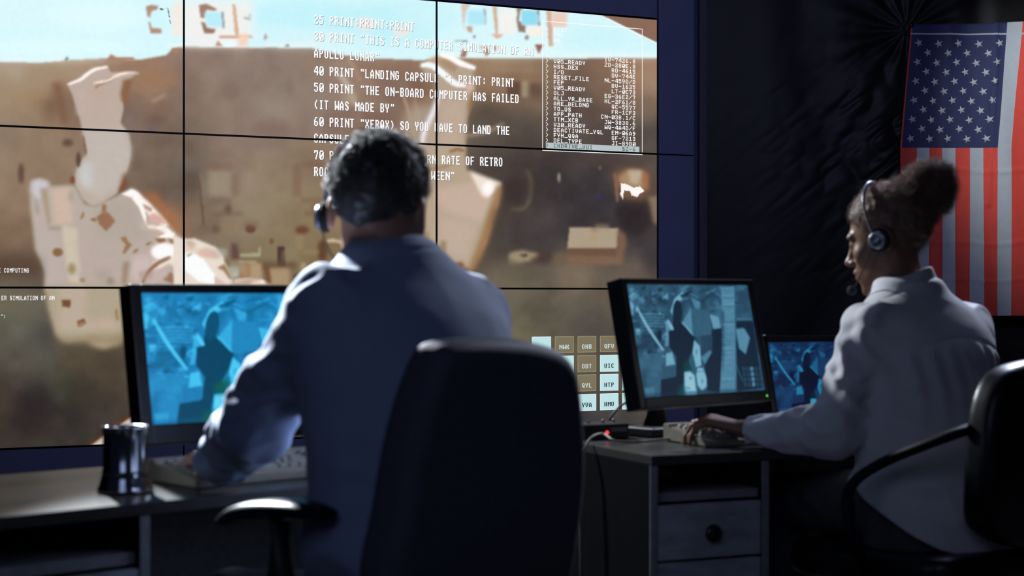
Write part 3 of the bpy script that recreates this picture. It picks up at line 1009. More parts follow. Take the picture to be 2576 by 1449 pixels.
def grid_mesh(name, fn, nu, nv):
    """grid of nu x nv points, fn(u, v) -> world points; u right 0..1, v down 0..1"""
    v, u = np.mgrid[0:nv, 0:nu]
    u, v = u.ravel() / (nu - 1), v.ravel() / (nv - 1)
    V = fn(u, v)
    i = np.arange(nu * nv).reshape(nv, nu)
    Q = np.stack([i[1:, :-1], i[1:, 1:], i[:-1, 1:], i[:-1, :-1]], -1).reshape(-1, 4)
    return np_mesh(name, V, Q), u, v
# ---------------------------------------------------------------- room shell
WO = np.array([-0.3569, 7.784, 0.0])
WD = np.array([0.9022, 0.4312, 0.0])
WD = WD / np.linalg.norm(WD)
WN = np.array([WD[1], -WD[0], 0.0])
PW, PH, ZS = 1.2089, 0.68, 1.1364


def wp(s, z, off=0.0):
    s = np.asarray(s, float)
    z = np.asarray(z, float)
    return WO + s[..., None] * WD + np.stack([0 * z, 0 * z, z], -1) + WN * off


def px_to_wall(px, py):
    k = (px - CX) / F
    s = (k * WO[1] - WO[0]) / (WD[0] - WD[1] * k)
    Y = WO[1] + WD[1] * s
    return s, CAMH - (py - HY) / F * Y


M_floor = mat('dark_carpet', (0.012, 0.013, 0.018), 0.9, var=0.3, scale=120, bump=0.3)
M_dark = mat('black_paint', (0.010, 0.011, 0.014), 0.85, var=0.15)
M_clad = mat('navy_laminate', (0.145, 0.158, 0.27), 0.5, spec=0.2, var=0.05, scale=6)
M_cladside = mat('navy_edging', (0.06,0.07,0.13), 0.45, spec=0.35, var=0.05)

structure(MB().box((0, 4.6, -0.03), (11, 10.6, 0.06)).build('floor', M_floor))
structure(MB().box((0, 9.95, 1.65), (11, 0.1, 3.3)).build('wall_back', M_dark))
structure(MB().box((0, 5.6, 3.36), (11, 8.6, 0.08)).build('ceiling', M_dark))
structure(MB().box((-5.45, 5.6, 1.65), (0.1, 8.6, 3.3)).build('wall_left', M_dark))

WM = frame(WO, WD, (-WN[0], -WN[1]))      # wall frame: x along the wall, y into it
n_trim = [0]


def plate(s0, s1, z0, z1, m=M_clad, th=0.05, front=0.0):
    n_trim[0] += 1
    o = MB().box(((s0 + s1) / 2, th / 2 - front, (z0 + z1) / 2), (s1 - s0 - 0.007, th, z1 - z0 - 0.007), 0.0015).build('trim_%d' % n_trim[0], m, M=WM)
    structure(o)


SR = 1.4268
for k in range(-2, 1):
    plate(k * PW, (k + 1) * PW, 0.10, ZS - PH - 0.002)
    plate(k * PW, (k + 1) * PW, ZS + 2 * PH + 0.002, ZS + 2 * PH + 0.36)
for z0, z1 in ((0.10, ZS - PH), (ZS - PH, ZS), (ZS, ZS + PH), (ZS + PH, ZS + 2 * PH + 0.36)):
    plate(PW + 0.004, SR, z0, z1)
plate(SR, SR + 0.030, 0.0, ZS + 2 * PH + 0.36, M_cladside, 0.06, -0.015)
plate(SR + 0.032, SR + 0.082, 0.0, ZS + 2 * PH + 0.36, mat('grey_edging', (0.07,0.075,0.10), 0.5, var=0.05), 0.09, -0.005)
plate(-2 * PW, SR, 0.0, 0.10, M_cladside, 0.05, -0.02)

# ---------------------------------------------------------------- bitmap letters
FONT = {}
for row in '''0 3E63737B6F673E|1 0C0E0C0C0C0C3F|2 1E33301C06333F|3 1E33301C30331E|4 383C36337F3030|5 3F031F3030331E|6 1C06031F33331E|7 3F333018180C0C|8 1E33331E33331E|9 1E33333E30180E|: 000C0C000C0C00|A 0C1E33333F3333|B 1F33331F33331F|C 1E33030303331E|D 1F33333333331F|E 3F03031F03033F|F 3F03031F030303|G 1E33033B33331E|H 3333333F333333|I 1E0C0C0C0C0C1E|J 3C30303030331E|K 33331B0F1B3333|L 0303030303033F|M 63777F6B636363|N 63676F7B736363|O 1E33333333331E|P 1F33331F030303|Q 1E3333333B1E38|R 1F33331F1B3333|S 1E33071E38331E|T 3F0C0C0C0C0C0C|U 3333333333331E|V 33333333331E0C|W 6363636B7F7763|X 33331E0C1E3333|Y 3333331E0C0C0C|Z 3F30180C06033F|( 180C0606060C18|) 060C1818180C06|" 36360000000000|- 0000003F000000|. 00000000000C0C|/ 6030180C060301|_ 0000000000007F|> 03060C180C0603'''.split('|'):
    ch, hx = row.split(' ') if not row.startswith(' ') else (' ', '')
    FONT[ch] = [int(hx[i:i + 2], 16) for i in range(0, 14, 2)]


def glyph_runs(ch):
    out = []
    for r, b in enumerate(FONT.get(ch, [0] * 7)):
        c = 0
        while c < 8:
            if b >> c & 1:
                c0 = c
                while c < 8 and b >> c & 1:
                    c += 1
                out.append((r, c0, c))
            else:
                c += 1
    return out


class Ink:
    def __init__(self):
        self.V, self.F, self.mi = [], [], []

    def rect(self, s0, z0, s1, z1, off, mi=0):
        k = len(self.V)
        for s, z in ((s0, z0), (s1, z0), (s1, z1), (s0, z1)):
            self.V.append(tuple(wp(s, z, off)))
        self.F.append((k, k + 1, k + 2, k + 3))
        self.mi.append(mi)

    def build(self, name, mats, parent):
        me = bpy.data.meshes.new(name)
        me.from_pydata(self.V, [], self.F)
        o = link(name, me, mats, parent)
        me.polygons.foreach_set('material_index', self.mi)
        return o


def panel_of(s, z):
    return min(2, max(0, int(math.floor(s / PW)) + 2)), min(2, max(0, int(math.floor((ZS + 2 * PH - z) / PH))))


inks = {}


def ink(kind, s, z):
    return inks.setdefault((kind,) + panel_of(s, z), Ink())


def write(kind, s, z, txt, pu, pv, off=0.0012, shadow=True):
    for i, ch in enumerate(txt):
        for r, c0, c1 in glyph_runs(ch):
            a, b = s + (i * 8 + c0) * pu, s + (i * 8 + c1) * pu
            if not shadow and c1 - c0 == 2:
                a, b = a + 0.3 * pu, b - 0.3 * pu
            zt, zb = z - r * pv, z - (r + 1.02) * pv
            q = ink(kind, (a + b) / 2, (zt + zb) / 2)
            q.rect(a, zb, b, zt, off, 0)
            if shadow:
                q.rect(a + 0.35 * pu, zb - 0.25 * pv, b + 0.55 * pu, zt - 0.3 * pv, off * 0.5, 1)


# program listing
s_l, _ = px_to_wall(790, 300)
s_r, _ = px_to_wall(1284, 244)
CHW = (s_r - s_l) / 40.0
PUX = CHW / 8
ytop = [37, 79, 122, 166, 208, 251, 294, 336, 378, 420]
PVX = (px_to_wall(790, 166)[1] - px_to_wall(790, 189)[1]) / 7
for y, parts in zip(ytop, [
        [(0, '25 PRINT:PRINT:PRINT')], [(0, '30 PRINT "THIS IS A COMPUTER SIMULATION OF AN')], [(0, 'APOLLO LUNAR"')],
        [(0, '40 PRINT "LANDING CAPSULE ": PRINT: PRINT')], [(0, '50 PRINT "THE ON-BOARD COMPUTER HAS FAILED')], [(0, '(IT WAS MADE BY"')],
        [(0, '60 PRINT "XEROX) SO YOU HAVE TO LAND THE')], [(0, 'CAPSULE MA')], [(0, '70 P'), (22.5, 'RN RATE OF RETRO')], [(0, 'ROC'), (23.3, 'WEEN"')]]):
    z = px_to_wall(790, y)[1]
    for i, tx in parts:
        write('program_text', s_l + i * CHW, z, tx, PUX, PVX)
# small lines at the left edge
for y, xend, tx in ((675, 74, 'E COMPUTING'), (744, 138, 'ER SIMULATION OF AN'), (791, 16, '":')):
    s1, z = px_to_wall(xend, y)
    pu = (px_to_wall(73, y)[0] - px_to_wall(9, y)[0]) / 9 / 8
    write('caption_text', s1 - len(tx) * 8 * pu, z, tx, pu, (px_to_wall(20, y)[1] - px_to_wall(20, y + 11)[1]) / 7, shadow=False)
# command list in a thin box
left = ['DIST', 'PYL', 'YH', '', '', '', 'V05_READY', 'HSS_DEX', 'I/O', 'RESET_FILE', 'FEP', 'V05_READY', 'OLJ', 'ALL_YR_BASE', 'ARE_BELONG', 'TO_US', 'APP_PATH', 'TTM_XCB', 'V20_READY', 'DEACTIVATE_YQL', 'FYH_QQA', 'DEL_TYPE', 'CHDRIVE_VUI']
right = ['', '', '', '', '', 'IV-7426.8', 'ZD-280E.8', 'RO-4615', 'OV-744E', 'NL-459D/D', 'BV-1635', 'LT-0C73', 'EG-36E2/7', 'HL-2F61/8', 'QC-5577', 'FR-1CF3', 'CN-03B.1/C', 'JW-3838.6', 'WQ-4A4D/F', 'EM-06A9', 'GF-7213', 'JI-89B0', 'SZ-6']
sL, zT = px_to_wall(1392.5, 148.5)
zB = px_to_wall(1392.5, 361.5)[1]
dz = (zT - zB) / 16
pu = (px_to_wall(1519, 335)[0] - sL) / 14 / 8
pv = (px_to_wall(1392, 148)[1] - px_to_wall(1392, 158.3)[1]) / 7
sR = px_to_wall(1600, 250)[0]
sA = px_to_wall(1373, 250)[0]
zH = zT - 16 * dz
bar = Ink()
bar.rect(sA, zH - 8.6 * pv, px_to_wall(1608, 375)[0], zH + 1.4 * pv, 0.0008, 0)
inks[('highlight_bar', 2, 0)] = bar
for i in range(23):
    z = zT - (i - 6) * dz
    kind = 'list_text' if i < 22 else 'selected_text'
    write(kind, sA, z, '>', pu, pv, shadow=False)
    write(kind, sL, z, left[i], pu, pv, shadow=False)
    write(kind, sR - len(right[i]) * 8 * pu, z, right[i], pu, pv, shadow=False)
s0, s1 = px_to_wall(1364, 250)[0], px_to_wall(1616, 250)[0]
z1, z0 = px_to_wall(1616, 72.5)[1], px_to_wall(1364, 377.5)[1] - 0.003
lw = 0.0032
for a, b, c, d in ((s0, z0, s0 + lw, z1), (s1 - lw, z0, s1, z1), (s0, z1 - lw, s1, z1), (s0, z0, s1, z0 + lw)):
    if b == z0 and d == z1:
        ink('list_frame', a, ZS + 1.5 * PH).rect(a, ZS + PH, c, d, 0.0011)
        ink('list_frame', a, ZS + 0.9 * PH).rect(a, b, c, ZS + PH, 0.0011)
    else:
        ink('list_frame', a, (b + d) / 2).rect(a, b, c, d, 0.0011)

# ---------------------------------------------------------------- the video wall
WALL = wall_picture()
M_wall = screen_mat('wall_picture', 1.0, 0.12)
M_bezel = mat('black_bezel', (0.004, 0.004, 0.005), 0.5, spec=0.2, var=0.05)
M_wtext = emit('white_text', (1.0, 1.0, 1.0), 0.98)
M_shade = emit('text_outline', srgb((34, 34, 70)), 0.9)
M_black = emit('black_text', srgb((30, 38, 40)), 1.0)
M_lite = emit('lit_key', srgb((190, 226, 230)), 1.0)
M_rim = emit('key_rim', srgb((222, 242, 244)), 1.0)
M_olive = emit('olive_key', srgb((124, 114, 92)), 1.0)
M_orim = emit('olive_rim', srgb((156, 146, 118)), 1.0)
M_bar = emit('list_bar', srgb((182, 196, 198)), 1.0)
KIND_M = {'program_text': [M_wtext, M_shade], 'caption_text': [M_wtext], 'list_text': [M_wtext], 'selected_text': [emit('dim_text', srgb((80, 86, 88)))], 'list_frame': [M_wtext], 'highlight_bar': [M_bar]}
LAB = {(0, 0): 'wall display panel at top left with pale sky and the raised bent limb',
       (1, 0): 'wall display panel at top middle where most of the white program lines stand',
       (2, 0): 'wall display panel at top right holding the boxed command list',
       (0, 1): 'wall display panel at middle left filled by the bulky white suit',
       (1, 1): 'wall display panel in the centre, brown clutter behind the head of the seated man',
       (2, 1): 'wall display panel at middle right, dark brown with a glowing white patch',
       (0, 2): 'wall display panel at bottom left, above the desk with the steel mug',
       (1, 2): 'wall display panel at bottom middle, hidden behind monitor and seated man',
       (2, 2): 'wall display panel at bottom right with the grid of three-letter keys'}
IN = 0.0046
NU, NV = 330, 190
for (c, r), lab in LAB.items():
    s0, s1 = (c - 2) * PW, (c - 1) * PW
    z1, z0 = ZS + (2 - r) * PH, ZS + (1 - r) * PH
    ctr = wp((s0 + s1) / 2, z0)
    root = empty('display_panel', ctr, lab, 'screen', 'panels of the video wall', math.atan2(WD[1], WD[0]))
    b = MB()
    sc, zc = (s0 + s1) / 2, (z0 + z1) / 2
    for cx_, cz_, w_, h_ in ((s0 + IN / 2, zc, IN, PH), (s1 - IN / 2, zc, IN, PH), (sc, z0 + IN / 2, PW, IN), (sc, z1 - IN / 2, PW, IN)):
        b.box((cx_, 0.02, cz_), (w_ - 0.0002, 0.046, h_ - 0.0002))
    b.box((sc, 0.05, zc), (PW - 0.004, 0.05, PH - 0.004))
    b.build('bezel', M_bezel, root, M=WM)
    me, u, v = grid_mesh('screen', lambda u, v: wp(s0 + IN * .8 + u * (s1 - s0 - IN * 1.6), z1 - IN * .8 - v * (z1 - z0 - IN * 1.6), 0.0), NU, NV)
    nv_ = len(me.vertices)
    Vw = np.empty(nv_ * 3, np.float32)
    me.vertices.foreach_get('co', Vw)
    Vw = Vw.reshape(-1, 3)
    cols = srgb_arr(WALL.sample(CX + F * Vw[:, 0] / Vw[:, 1], HY - F * (Vw[:, 2] - CAMH) / Vw[:, 1]))
    Qw = np.empty(len(me.polygons) * 4, np.int32)
    me.loops.foreach_get('vertex_index', Qw)
    Vs, Qs, mis, ms = [Vw], [Qw.reshape(-1, 4)], [np.zeros(len(me.polygons), np.int32)], [M_wall]
    bpy.data.meshes.remove(me)
    for (kind, pc, pr), q in inks.items():        # the writing is part of the picture
        if (pc, pr) == (c, r) and q.F:
            Qs.append(np.array(q.F, np.int32) + sum(len(k) for k in Vs))
            Vs.append(np.array(q.V, np.float32))
            mis.append(np.array(q.mi, np.int32) + len(ms))
            ms += KIND_M[kind]
    Vw = np.concatenate(Vs)
    me = np_mesh('screen', Vw, np.concatenate(Qs), smooth=False)
    full = np.zeros((len(Vw), 3))
    full[:nv_] = cols
    set_picture(me, full)
    scr = link('screen', me, ms, root)
    me.polygons.foreach_set('material_index', np.concatenate(mis))
    if (c, r) == (2, 2):
        sx0, sx1 = px_to_wall(1509.3, 960)[0], px_to_wall(1555.6, 960)[0]
        pit = sx0 - px_to_wall(1452.9, 960)[0]
        zr = [(px_to_wall(1532, a)[1], px_to_wall(1532, bb)[1]) for a, bb in ((844.9, 885.4), (892.9, 934.8), (940.9, 982.8), (989.6, 1031.5))]
        tiles = [[('', 1), ('NWK', 0), ('OHB', 0), ('QFV', 0), ('', 0)], [('', 0), (' CV', 1), ('ODT', 0), ('UIC', 1), ('I', 1)],
                 [('', 1), ('  B', 0), ('QYL', 0), ('HTP', 1), ('TV', 1)], [('', 0), ('  K', 1), ('YVA', 1), ('HMU', 1), ('POP', 1)]]
        for j in range(4):
            for i in range(5):
                q = Ink()
                a = sx0 + (i - 3) * pit
                bb = a + (sx1 - sx0)
                zt, zb = zr[j]
                tx, lit = tiles[j][i]
                q.rect(a, zb, bb, zt, 0.0006, 1)
                q.rect(a + 0.003, zb + 0.003, bb - 0.003, zt - 0.003, 0.0010, 0)
                cw = (bb - a) / 47.0 * 8.8
                for n_, ch in enumerate(tx):
                    for rr, c0, c1 in glyph_runs(ch):
                        k0 = (a + bb) / 2 + (n_ - 1.5) * cw + cw / 16
                        h_ = (zt - zb) * 0.27 / 7
                        q.rect(k0 + c0 * cw / 8, (zt - zb) * 0.49 + zb - (rr + 1) * h_, k0 + c1 * cw / 8, (zt - zb) * 0.49 + zb - rr * h_, 0.0014, 2)
                o = q.build('key_tile', [M_lite if lit else M_olive, M_rim if lit else M_orim, M_black if lit else emit('pale_text', srgb((196, 216, 216)))], scr)
                o['label'] = 'lit white key' if lit else 'unlit olive key'

# ---------------------------------------------------------------- black curtain and the flag
PIN = P(2291, 68, 8.78)


def curtain_pts(u, v):
    X = 1.02 + u * 2.75
    Z = 2.98 - v * 2.93
    Y = 8.86 + 0.0 * X
    dx, dz_ = X - PIN[0], Z - PIN[2]
    rr = np.hypot(dx, dz_) + 1e-3
    th = np.arctan2(dz_, dx)
    fold = np.sin(th * 13 + 2.0 * vnoise(np.stack([dx * 2, dz_ * 2, 0 * dx + .5], -1))) * 0.006 * np.exp(-((rr - 0.15) / 0.3) ** 2)
    hang = 0.006 * np.sin(X * 13 + 3.0 * vnoise(np.stack([X * 3, Z * .7, 0 * X], -1)))
    q = np.stack([(dx + dz_ * 0.8) * 5, (dz_ - dx * 0.8) * 15, 0 * dx + 3.3], -1)
    q2 = np.stack([dx * 8, dz_ * 8, 0 * dx + 8.3], -1)
    msk = np.exp(-(((X - 2.0) / 0.35) ** 2 + ((Z - 1.85) / 0.5) ** 2))
    cr = (np.abs(vnoise(q)) * 0.030 + np.abs(vnoise(q2)) * 0.022) * (msk * 0.8 + 0.03)
    return np.stack([X, Y + hang - fold - cr, Z], -1)


me, _, _ = grid_mesh('curtain', curtain_pts, 300, 300)
M_curt = mat('black_satin', (0.0090, 0.0085, 0.0080), 0.5, spec=0.25, var=0.1, sheen=0.03)
cu = link('curtain', me, M_curt)
rebase(cu, (2.4, 8.86, 0.05))
tag(cu, 'wrinkled black curtain hanging behind the striped flag', 'curtain')

FY = 8.72
mid = [2264, 2306, 2337, 2371, 2405, 2440, 2474, 2508, 2543, 2578, 2612, 2647, 2681, 2716]
top = [2291 + (2534 - 2291) * j / 7 for j in range(8)] + [2534 + 36.5 * (j - 7) for j in range(8, 14)]


def flag_x(j, y):
    j0 = np.clip(np.floor(j).astype(int), 0, 12)
    fr = j - j0
    a = np.array(top)[j0] * (1 - fr) + np.array(top)[j0 + 1] * fr
    b = np.array(mid)[j0] * (1 - fr) + np.array(mid)[j0 + 1] * fr
    t = np.clip((y - 62) / 310.0, 0, 1)
    return a * (1 - t) + b * t + np.clip((y - 372) / 423, 0, 1) * 1.5 * np.sin(j)


def flag_disp(x, y):
    d = 0.010 * np.sin((x - 2280) / 38.0 + y / 260.0) + 0.006 * np.sin(x / 15.0 - y / 120.0)
    d = d + 0.012 * np.exp(-((x - (2506 - (y - 85) * 0.05)) / 5.0) ** 2) * (y < 520)
    d = d + 0.006 * np.exp(-((x - (2390 - (y - 85) * 0.05)) / 9.0) ** 2)
    for yc in (430, 612, 705):
        d = d + 0.005 * np.exp(-((y - yc - 4 * np.sin(x / 30)) / 4.0) ** 2)
    return d


def flag_pt(x, y, off=0.0):
    x, y = np.asarray(x, float), np.asarray(y, float)
    Y = FY - flag_disp(x, y) - off
    return np.stack([(x - CX) / F * FY, Y, CAMH - (y - HY) / F * FY], -1)


M_fr = mat('flag_red', (0.80, 0.075, 0.050), 0.75, var=0.05, scale=30, bump=0.12, bscale=900)
M_fw = mat('flag_white', (0.48,0.53,0.56), 0.75, var=0.04, scale=30, bump=0.12, bscale=900)
M_fn = mat('flag_navy', (0.026, 0.034, 0.110), 0.75, var=0.06, scale=30, bump=0.12, bscale=900)
SUBC = 5
js = np.concatenate([[0, 0.10], np.arange(1, 13 * SUBC + 1) / SUBC])
ys = np.concatenate([[62, 68, 74, 80, 84, 87.5], np.arange(93, 372, 6), [372], np.arange(378, 795, 6), [795]])
JJ, YY = np.meshgrid(js, ys)
XX = flag_x(JJ, YY)
lift = np.clip((XX - 2291) / 285, 0, 1.6) * 7 * np.clip(1 - (YY - 62) / 26, 0, 1)
Vf = flag_pt(XX, YY - lift).reshape(-1, 3)
nr, nc = JJ.shape
idx = np.arange(nr * nc).reshape(nr, nc)
Qf = np.stack([idx[1:, :-1], idx[1:, 1:], idx[:-1, 1:], idx[:-1, :-1]], -1).reshape(-1, 4)
jm = (JJ[:-1, :-1] + JJ[1:, 1:]) / 2
ym = (YY[:-1, :-1] + YY[1:, 1:]) / 2
mi = np.where(np.floor(jm).astype(int) % 2 == 0, 0, 1)
mi = np.where((jm < 7) & (ym < 372), 2, mi)
mi = np.where((jm < 0.1) & (ym < 372), 0, mi)
mi = np.where((ym > 84) & (ym < 87.5), 1, mi)
mi = mi.ravel().tolist()
Vl, Fl = Vf.tolist(), Qf.tolist()
for i in range(11):
    y = 109 + i * 24
    for k in range(5 if i % 2 == 0 else 4):
        cxs = 2310 + k * 51 + (25.5 if i % 2 else 0)
        cxs = cxs - (y - 109) * 0.083 - k * (y - 109) * 0.014
        yy = y + (1.5 if k % 2 else 0)
        sp = [(cxs + (11.8 if n % 2 == 0 else 4.6) * math.cos(PI + n * PI / 5), yy + (11.8 if n % 2 == 0 else 4.6) * math.sin(PI + n * PI / 5)) for n in range(10)]
        b0 = len(Vl)
        Vl.append(flag_pt(cxs, yy, 0.003).tolist())
        for q in sp:
            Vl.append(flag_pt(q[0], q[1], 0.003).tolist())
        for n in range(10):
            Fl.append([b0, b0 + 1 + (n + 1) % 10, b0 + 1 + n])
            mi.append(1)
me = bpy.data.meshes.new('flag')
me.from_pydata(Vl, [], Fl)
fl = link('flag', me, [M_fr, M_fw, M_fn])
me.polygons.foreach_set('material_index', mi)
me.polygons.foreach_set('use_smooth', [True] * len(mi))
rebase(fl, P(2490, 795, FY))
sol = fl.modifiers.new('cloth', 'SOLIDIFY')
sol.thickness = 0.001
tag(fl, 'american flag hung vertically on the black curtain, stars at upper left', 'flag')
b = MB()
b.lathe([(0.0, 0.0), (0.011, 0.0), (0.012, 0.004), (0.008, 0.010), (0.0, 0.012)], P(2293, 63, 8.70), 16, Vector((0, -1, 0)), cap0=False, cap1=False)
b.tube([P(2293, 63, 8.70), P(2293, 63, 8.86)], 0.002, 6)
pn = b.build('push_pin', mat('dark_steel', (0.2, 0.2, 0.22), 0.25, 1.0))
rebase(pn, P(2293, 63, 8.71))
tag(pn, 'small dark pin holding the top left corner of the flag to the curtain', 'pin')
# ---------------------------------------------------------------- desks
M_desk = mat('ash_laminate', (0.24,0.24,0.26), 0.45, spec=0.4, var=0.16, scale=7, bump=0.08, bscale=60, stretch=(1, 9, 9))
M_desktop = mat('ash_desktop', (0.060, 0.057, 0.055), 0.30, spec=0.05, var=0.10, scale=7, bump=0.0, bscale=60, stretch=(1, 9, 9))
M_side = mat('shaded_laminate', (0.007, 0.007, 0.009), 0.85, spec=0.02, var=0.16, scale=7, stretch=(9, 9, 1))  # desk laminate again, with the shade on the side panels put into its colour
M_drawer = mat('ash_drawer', (0.36,0.37,0.41), 0.45, spec=0.35, var=0.22, scale=5, bump=0.06, bscale=60, stretch=(1, 7, 7))
M_knob = mat('black_knob', (0.010, 0.010, 0.011), 0.3, var=0.05)
M_plastic = mat('black_plastic', (0.0085, 0.0085, 0.011), 0.34, spec=0.35, var=0.08)
M_plastic2 = mat('matt_black_plastic', (0.012, 0.012, 0.014), 0.5, spec=0.4, var=0.08)
M_beige = mat('beige_plastic', (0.20,0.18,0.145), 0.5, var=0.06)
M_key = mat('beige_keycap', (0.24,0.225,0.195), 0.5, var=0.06)
M_steel = mat('polished_steel', (0.42, 0.43, 0.46), 0.14, 1.0, var=0.03)
DW, DD, DH = 1.2, 0.58, 0.75


def norm2(v):
    v = np.array(v, float)
    return v / np.linalg.norm(v)


D1O, D1X = np.array([-0.811, 2.61]), norm2((0.72, 0.69))
D1Y = np.array([-D1X[1], D1X[0]])
D1O = D1O - 0.03 * D1X
D2O, D2X = np.array([0.307, 3.61]), norm2((0.914, 0.407))
D2Y = np.array([-D2X[1], D2X[0]])


def on_desk(k, x, y, z=0.0):
    o, ex, ey = ((D1O, D1X, D1Y), (D2O, D2X, D2Y))[k]
    p = o + ex * x + ey * y
    return np.array([p[0], p[1], DH + z])


def make_desk(k, label):
    o, ex, ey = ((D1O, D1X, D1Y), (D2O, D2X, D2Y))[k]
    M = frame((o[0], o[1], 0), ex, ey)
    c = o + ex * DW / 2 + ey * DD / 2
    r = empty('desk', (c[0], c[1], 0), label, 'desk', 'grey laminate office desks', math.atan2(ex[1], ex[0]))
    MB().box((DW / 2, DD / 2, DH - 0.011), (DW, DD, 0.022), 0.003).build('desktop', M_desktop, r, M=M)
    for x in (0.009, 0.297, DW - 0.009):
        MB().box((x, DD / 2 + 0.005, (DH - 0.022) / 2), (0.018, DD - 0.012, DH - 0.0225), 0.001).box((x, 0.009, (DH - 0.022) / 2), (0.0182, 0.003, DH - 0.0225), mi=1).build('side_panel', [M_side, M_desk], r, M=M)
    MB().box((0.153, DD / 2 + 0.01, 0.654), (0.269, DD - 0.03, 0.020), 0.001).build('shelf', M_desk, r, M=M)
    for i in range(4):
        z1 = 0.638 - i * 0.128
        dr = MB().box((0.153, 0.018, z1 - 0.061), (0.264, 0.018, 0.121), 0.0015).box((0.153, 0.24, z1 - 0.061), (0.24, 0.42, 0.09)).build('drawer', M_drawer, r, M=M)
        MB().lathe([(0.0, 0.024), (0.010, 0.0235), (0.017, 0.021), (0.0205, 0.016), (0.020, 0.012), (0.012, 0.008), (0.009, 0.0), (0.009, -0.001)], (0.153, 0.009, z1 - 0.066), 28, Vector((0, -1, 0)), cap0=False).build('knob', M_knob, dr, M=M)
    MB().box((0.153, DD / 2, 0.06), (0.269, DD - 0.04, 0.10)).build('plinth', M_desk, r, M=M)
    MB().box((0.744, DD - 0.09, 0.53), (0.875, 0.016, 0.39), 0.001).build('modesty_panel', M_desk, r, M=M)
    return r


make_desk(0, 'grey desk at lower left carrying the steel mug, angled away to the right')
make_desk(1, 'grey drawer desk at right, in front of the woman in the white blouse')

# ---------------------------------------------------------------- monitors and laptop
PIC, GREEN = monitor_picture()


def picture_for(u, v, stops, green=0.0, gain=1.0):
    l = PIC.sample(u * 1000, v * 625)[..., 0]
    c = palette(l, stops)
    g = GREEN.sample(u * 1000, v * 625)[..., :1] / 255.0 * green
    c = c * (1 - g) + np.array([4, 92, 84]) * g
    return srgb_arr(c) * gain


def monitor(label, ctr, yaw, tilt, sw, sh, bz, stops, gain, base_at, led, green, thick=0.045):
    bs, bt, bb = bz
    d = np.array([math.cos(yaw), math.sin(yaw), 0])
    n = np.array([-math.sin(yaw), math.cos(yaw), 0])
    up = np.array([0, 0, 1]) * math.cos(tilt) + n * math.sin(tilt)
    inn = np.cross(up, d)
    M = Matrix.Identity(4)
    for i, ax in enumerate((d, inn, up)):
        for j in range(3):
            M[j][i] = ax[j]
    M.col[3] = (ctr[0], ctr[1], ctr[2], 1)
    r = empty('computer_monitor', base_at, label, 'monitor', 'computer monitors on the desks', yaw)
    b = MB()
    for cx_, cz_, w_, h_ in ((-(sw + bs) / 2, (bt - bb) / 2, bs, sh + bt + bb), ((sw + bs) / 2, (bt - bb) / 2, bs, sh + bt + bb), (0, (sh + bt) / 2, sw + 0.004, bt), (0, -(sh + bb) / 2, sw + 0.004, bb)):
        b.box((cx_, thick / 2 - 0.006, cz_), (w_, thick, h_), 0.003)
    b.box((0, thick * 0.5 + 0.004, (bt - bb) / 2), (sw + bs * 1.2, thick - 0.012, sh + bb * 0.6), 0.002)
    b.box((0, thick + 0.012, -0.01), (sw * 0.72, 0.05, sh * 0.72), 0.015, seg=3)
    b.build('housing', M_plastic, r, M=M)
    NUm, NVm = 360, 226

    def fn(u, v):
        q = np.stack([(u - 0.5) * sw, 0 * u - 0.0015, (0.5 - v) * sh], -1)
        return q @ np.array([d, inn, up]) + np.array(ctr)
    me, u, v = grid_mesh('screen', fn, NUm, NVm)
    set_picture(me, picture_for(u, v, stops, green, gain))
    link('screen', me, screen_mat('monitor_picture', 1.0, 0.3), r)
    bk = np.array(ctr) + inn * (thick + 0.035) - up * 0.02
    bz_ = np.array(base_at)
    MB().tube([bk, bk - np.array([0, 0, 0.05]), np.array([bz_[0], bz_[1], bz_[2] + 0.12]), np.array([bz_[0], bz_[1], bz_[2] + 0.02])], [0.030, 0.032, 0.030, 0.036], 16).build('stand_neck', M_plastic2, r)
    Mb = frame((bz_[0], bz_[1], bz_[2]), d[:2], n[:2])
    MB().box((0, 0, 0.0125), (0.16, 0.13, 0.024), 0.006, seg=3).build('base', M_plastic2, r, M=Mb)
    if led:
        MB().lathe([(0.0, 0.0), (0.0026, 0.0), (0.0026, 0.001), (0.0, 0.0016)], (sw / 2 - 0.002, -0.0062, -(sh / 2 + bb * 0.55)), 12, Vector((0, -1, 0)), cap0=False, cap1=False).build('power_led', emit('green_led', (0.10, 0.75, 0.05), 1.2), r, M=M)['label'] = 'green power light'
    return r


monitor('black monitor with bright cyan picture, left of the seated man', (-0.566, 3.40, 0.976), 0.735, 0.17, 0.425, 0.263, (0.026, 0.018, 0.040),
        [(0, 60, 90), (2, 88, 124), (24, 122, 178), (44, 158, 214), (66, 196, 240), (130, 226, 252)], 1.0, on_desk(0, 0.80, 0.46), False, 0.9)
monitor('black tilted monitor with dim blue picture, in front of the woman', (0.4443, 3.95, 0.9966), 0.75, 0.213, 0.443, 0.266, (0.022, 0.015, 0.026),
        [(14, 30, 48), (20, 42, 60), (40, 76, 100), (66, 116, 144), (112, 166, 190), (176, 214, 224)], 1.0, on_desk(1, 0.27, 0.47), True, 0.45)

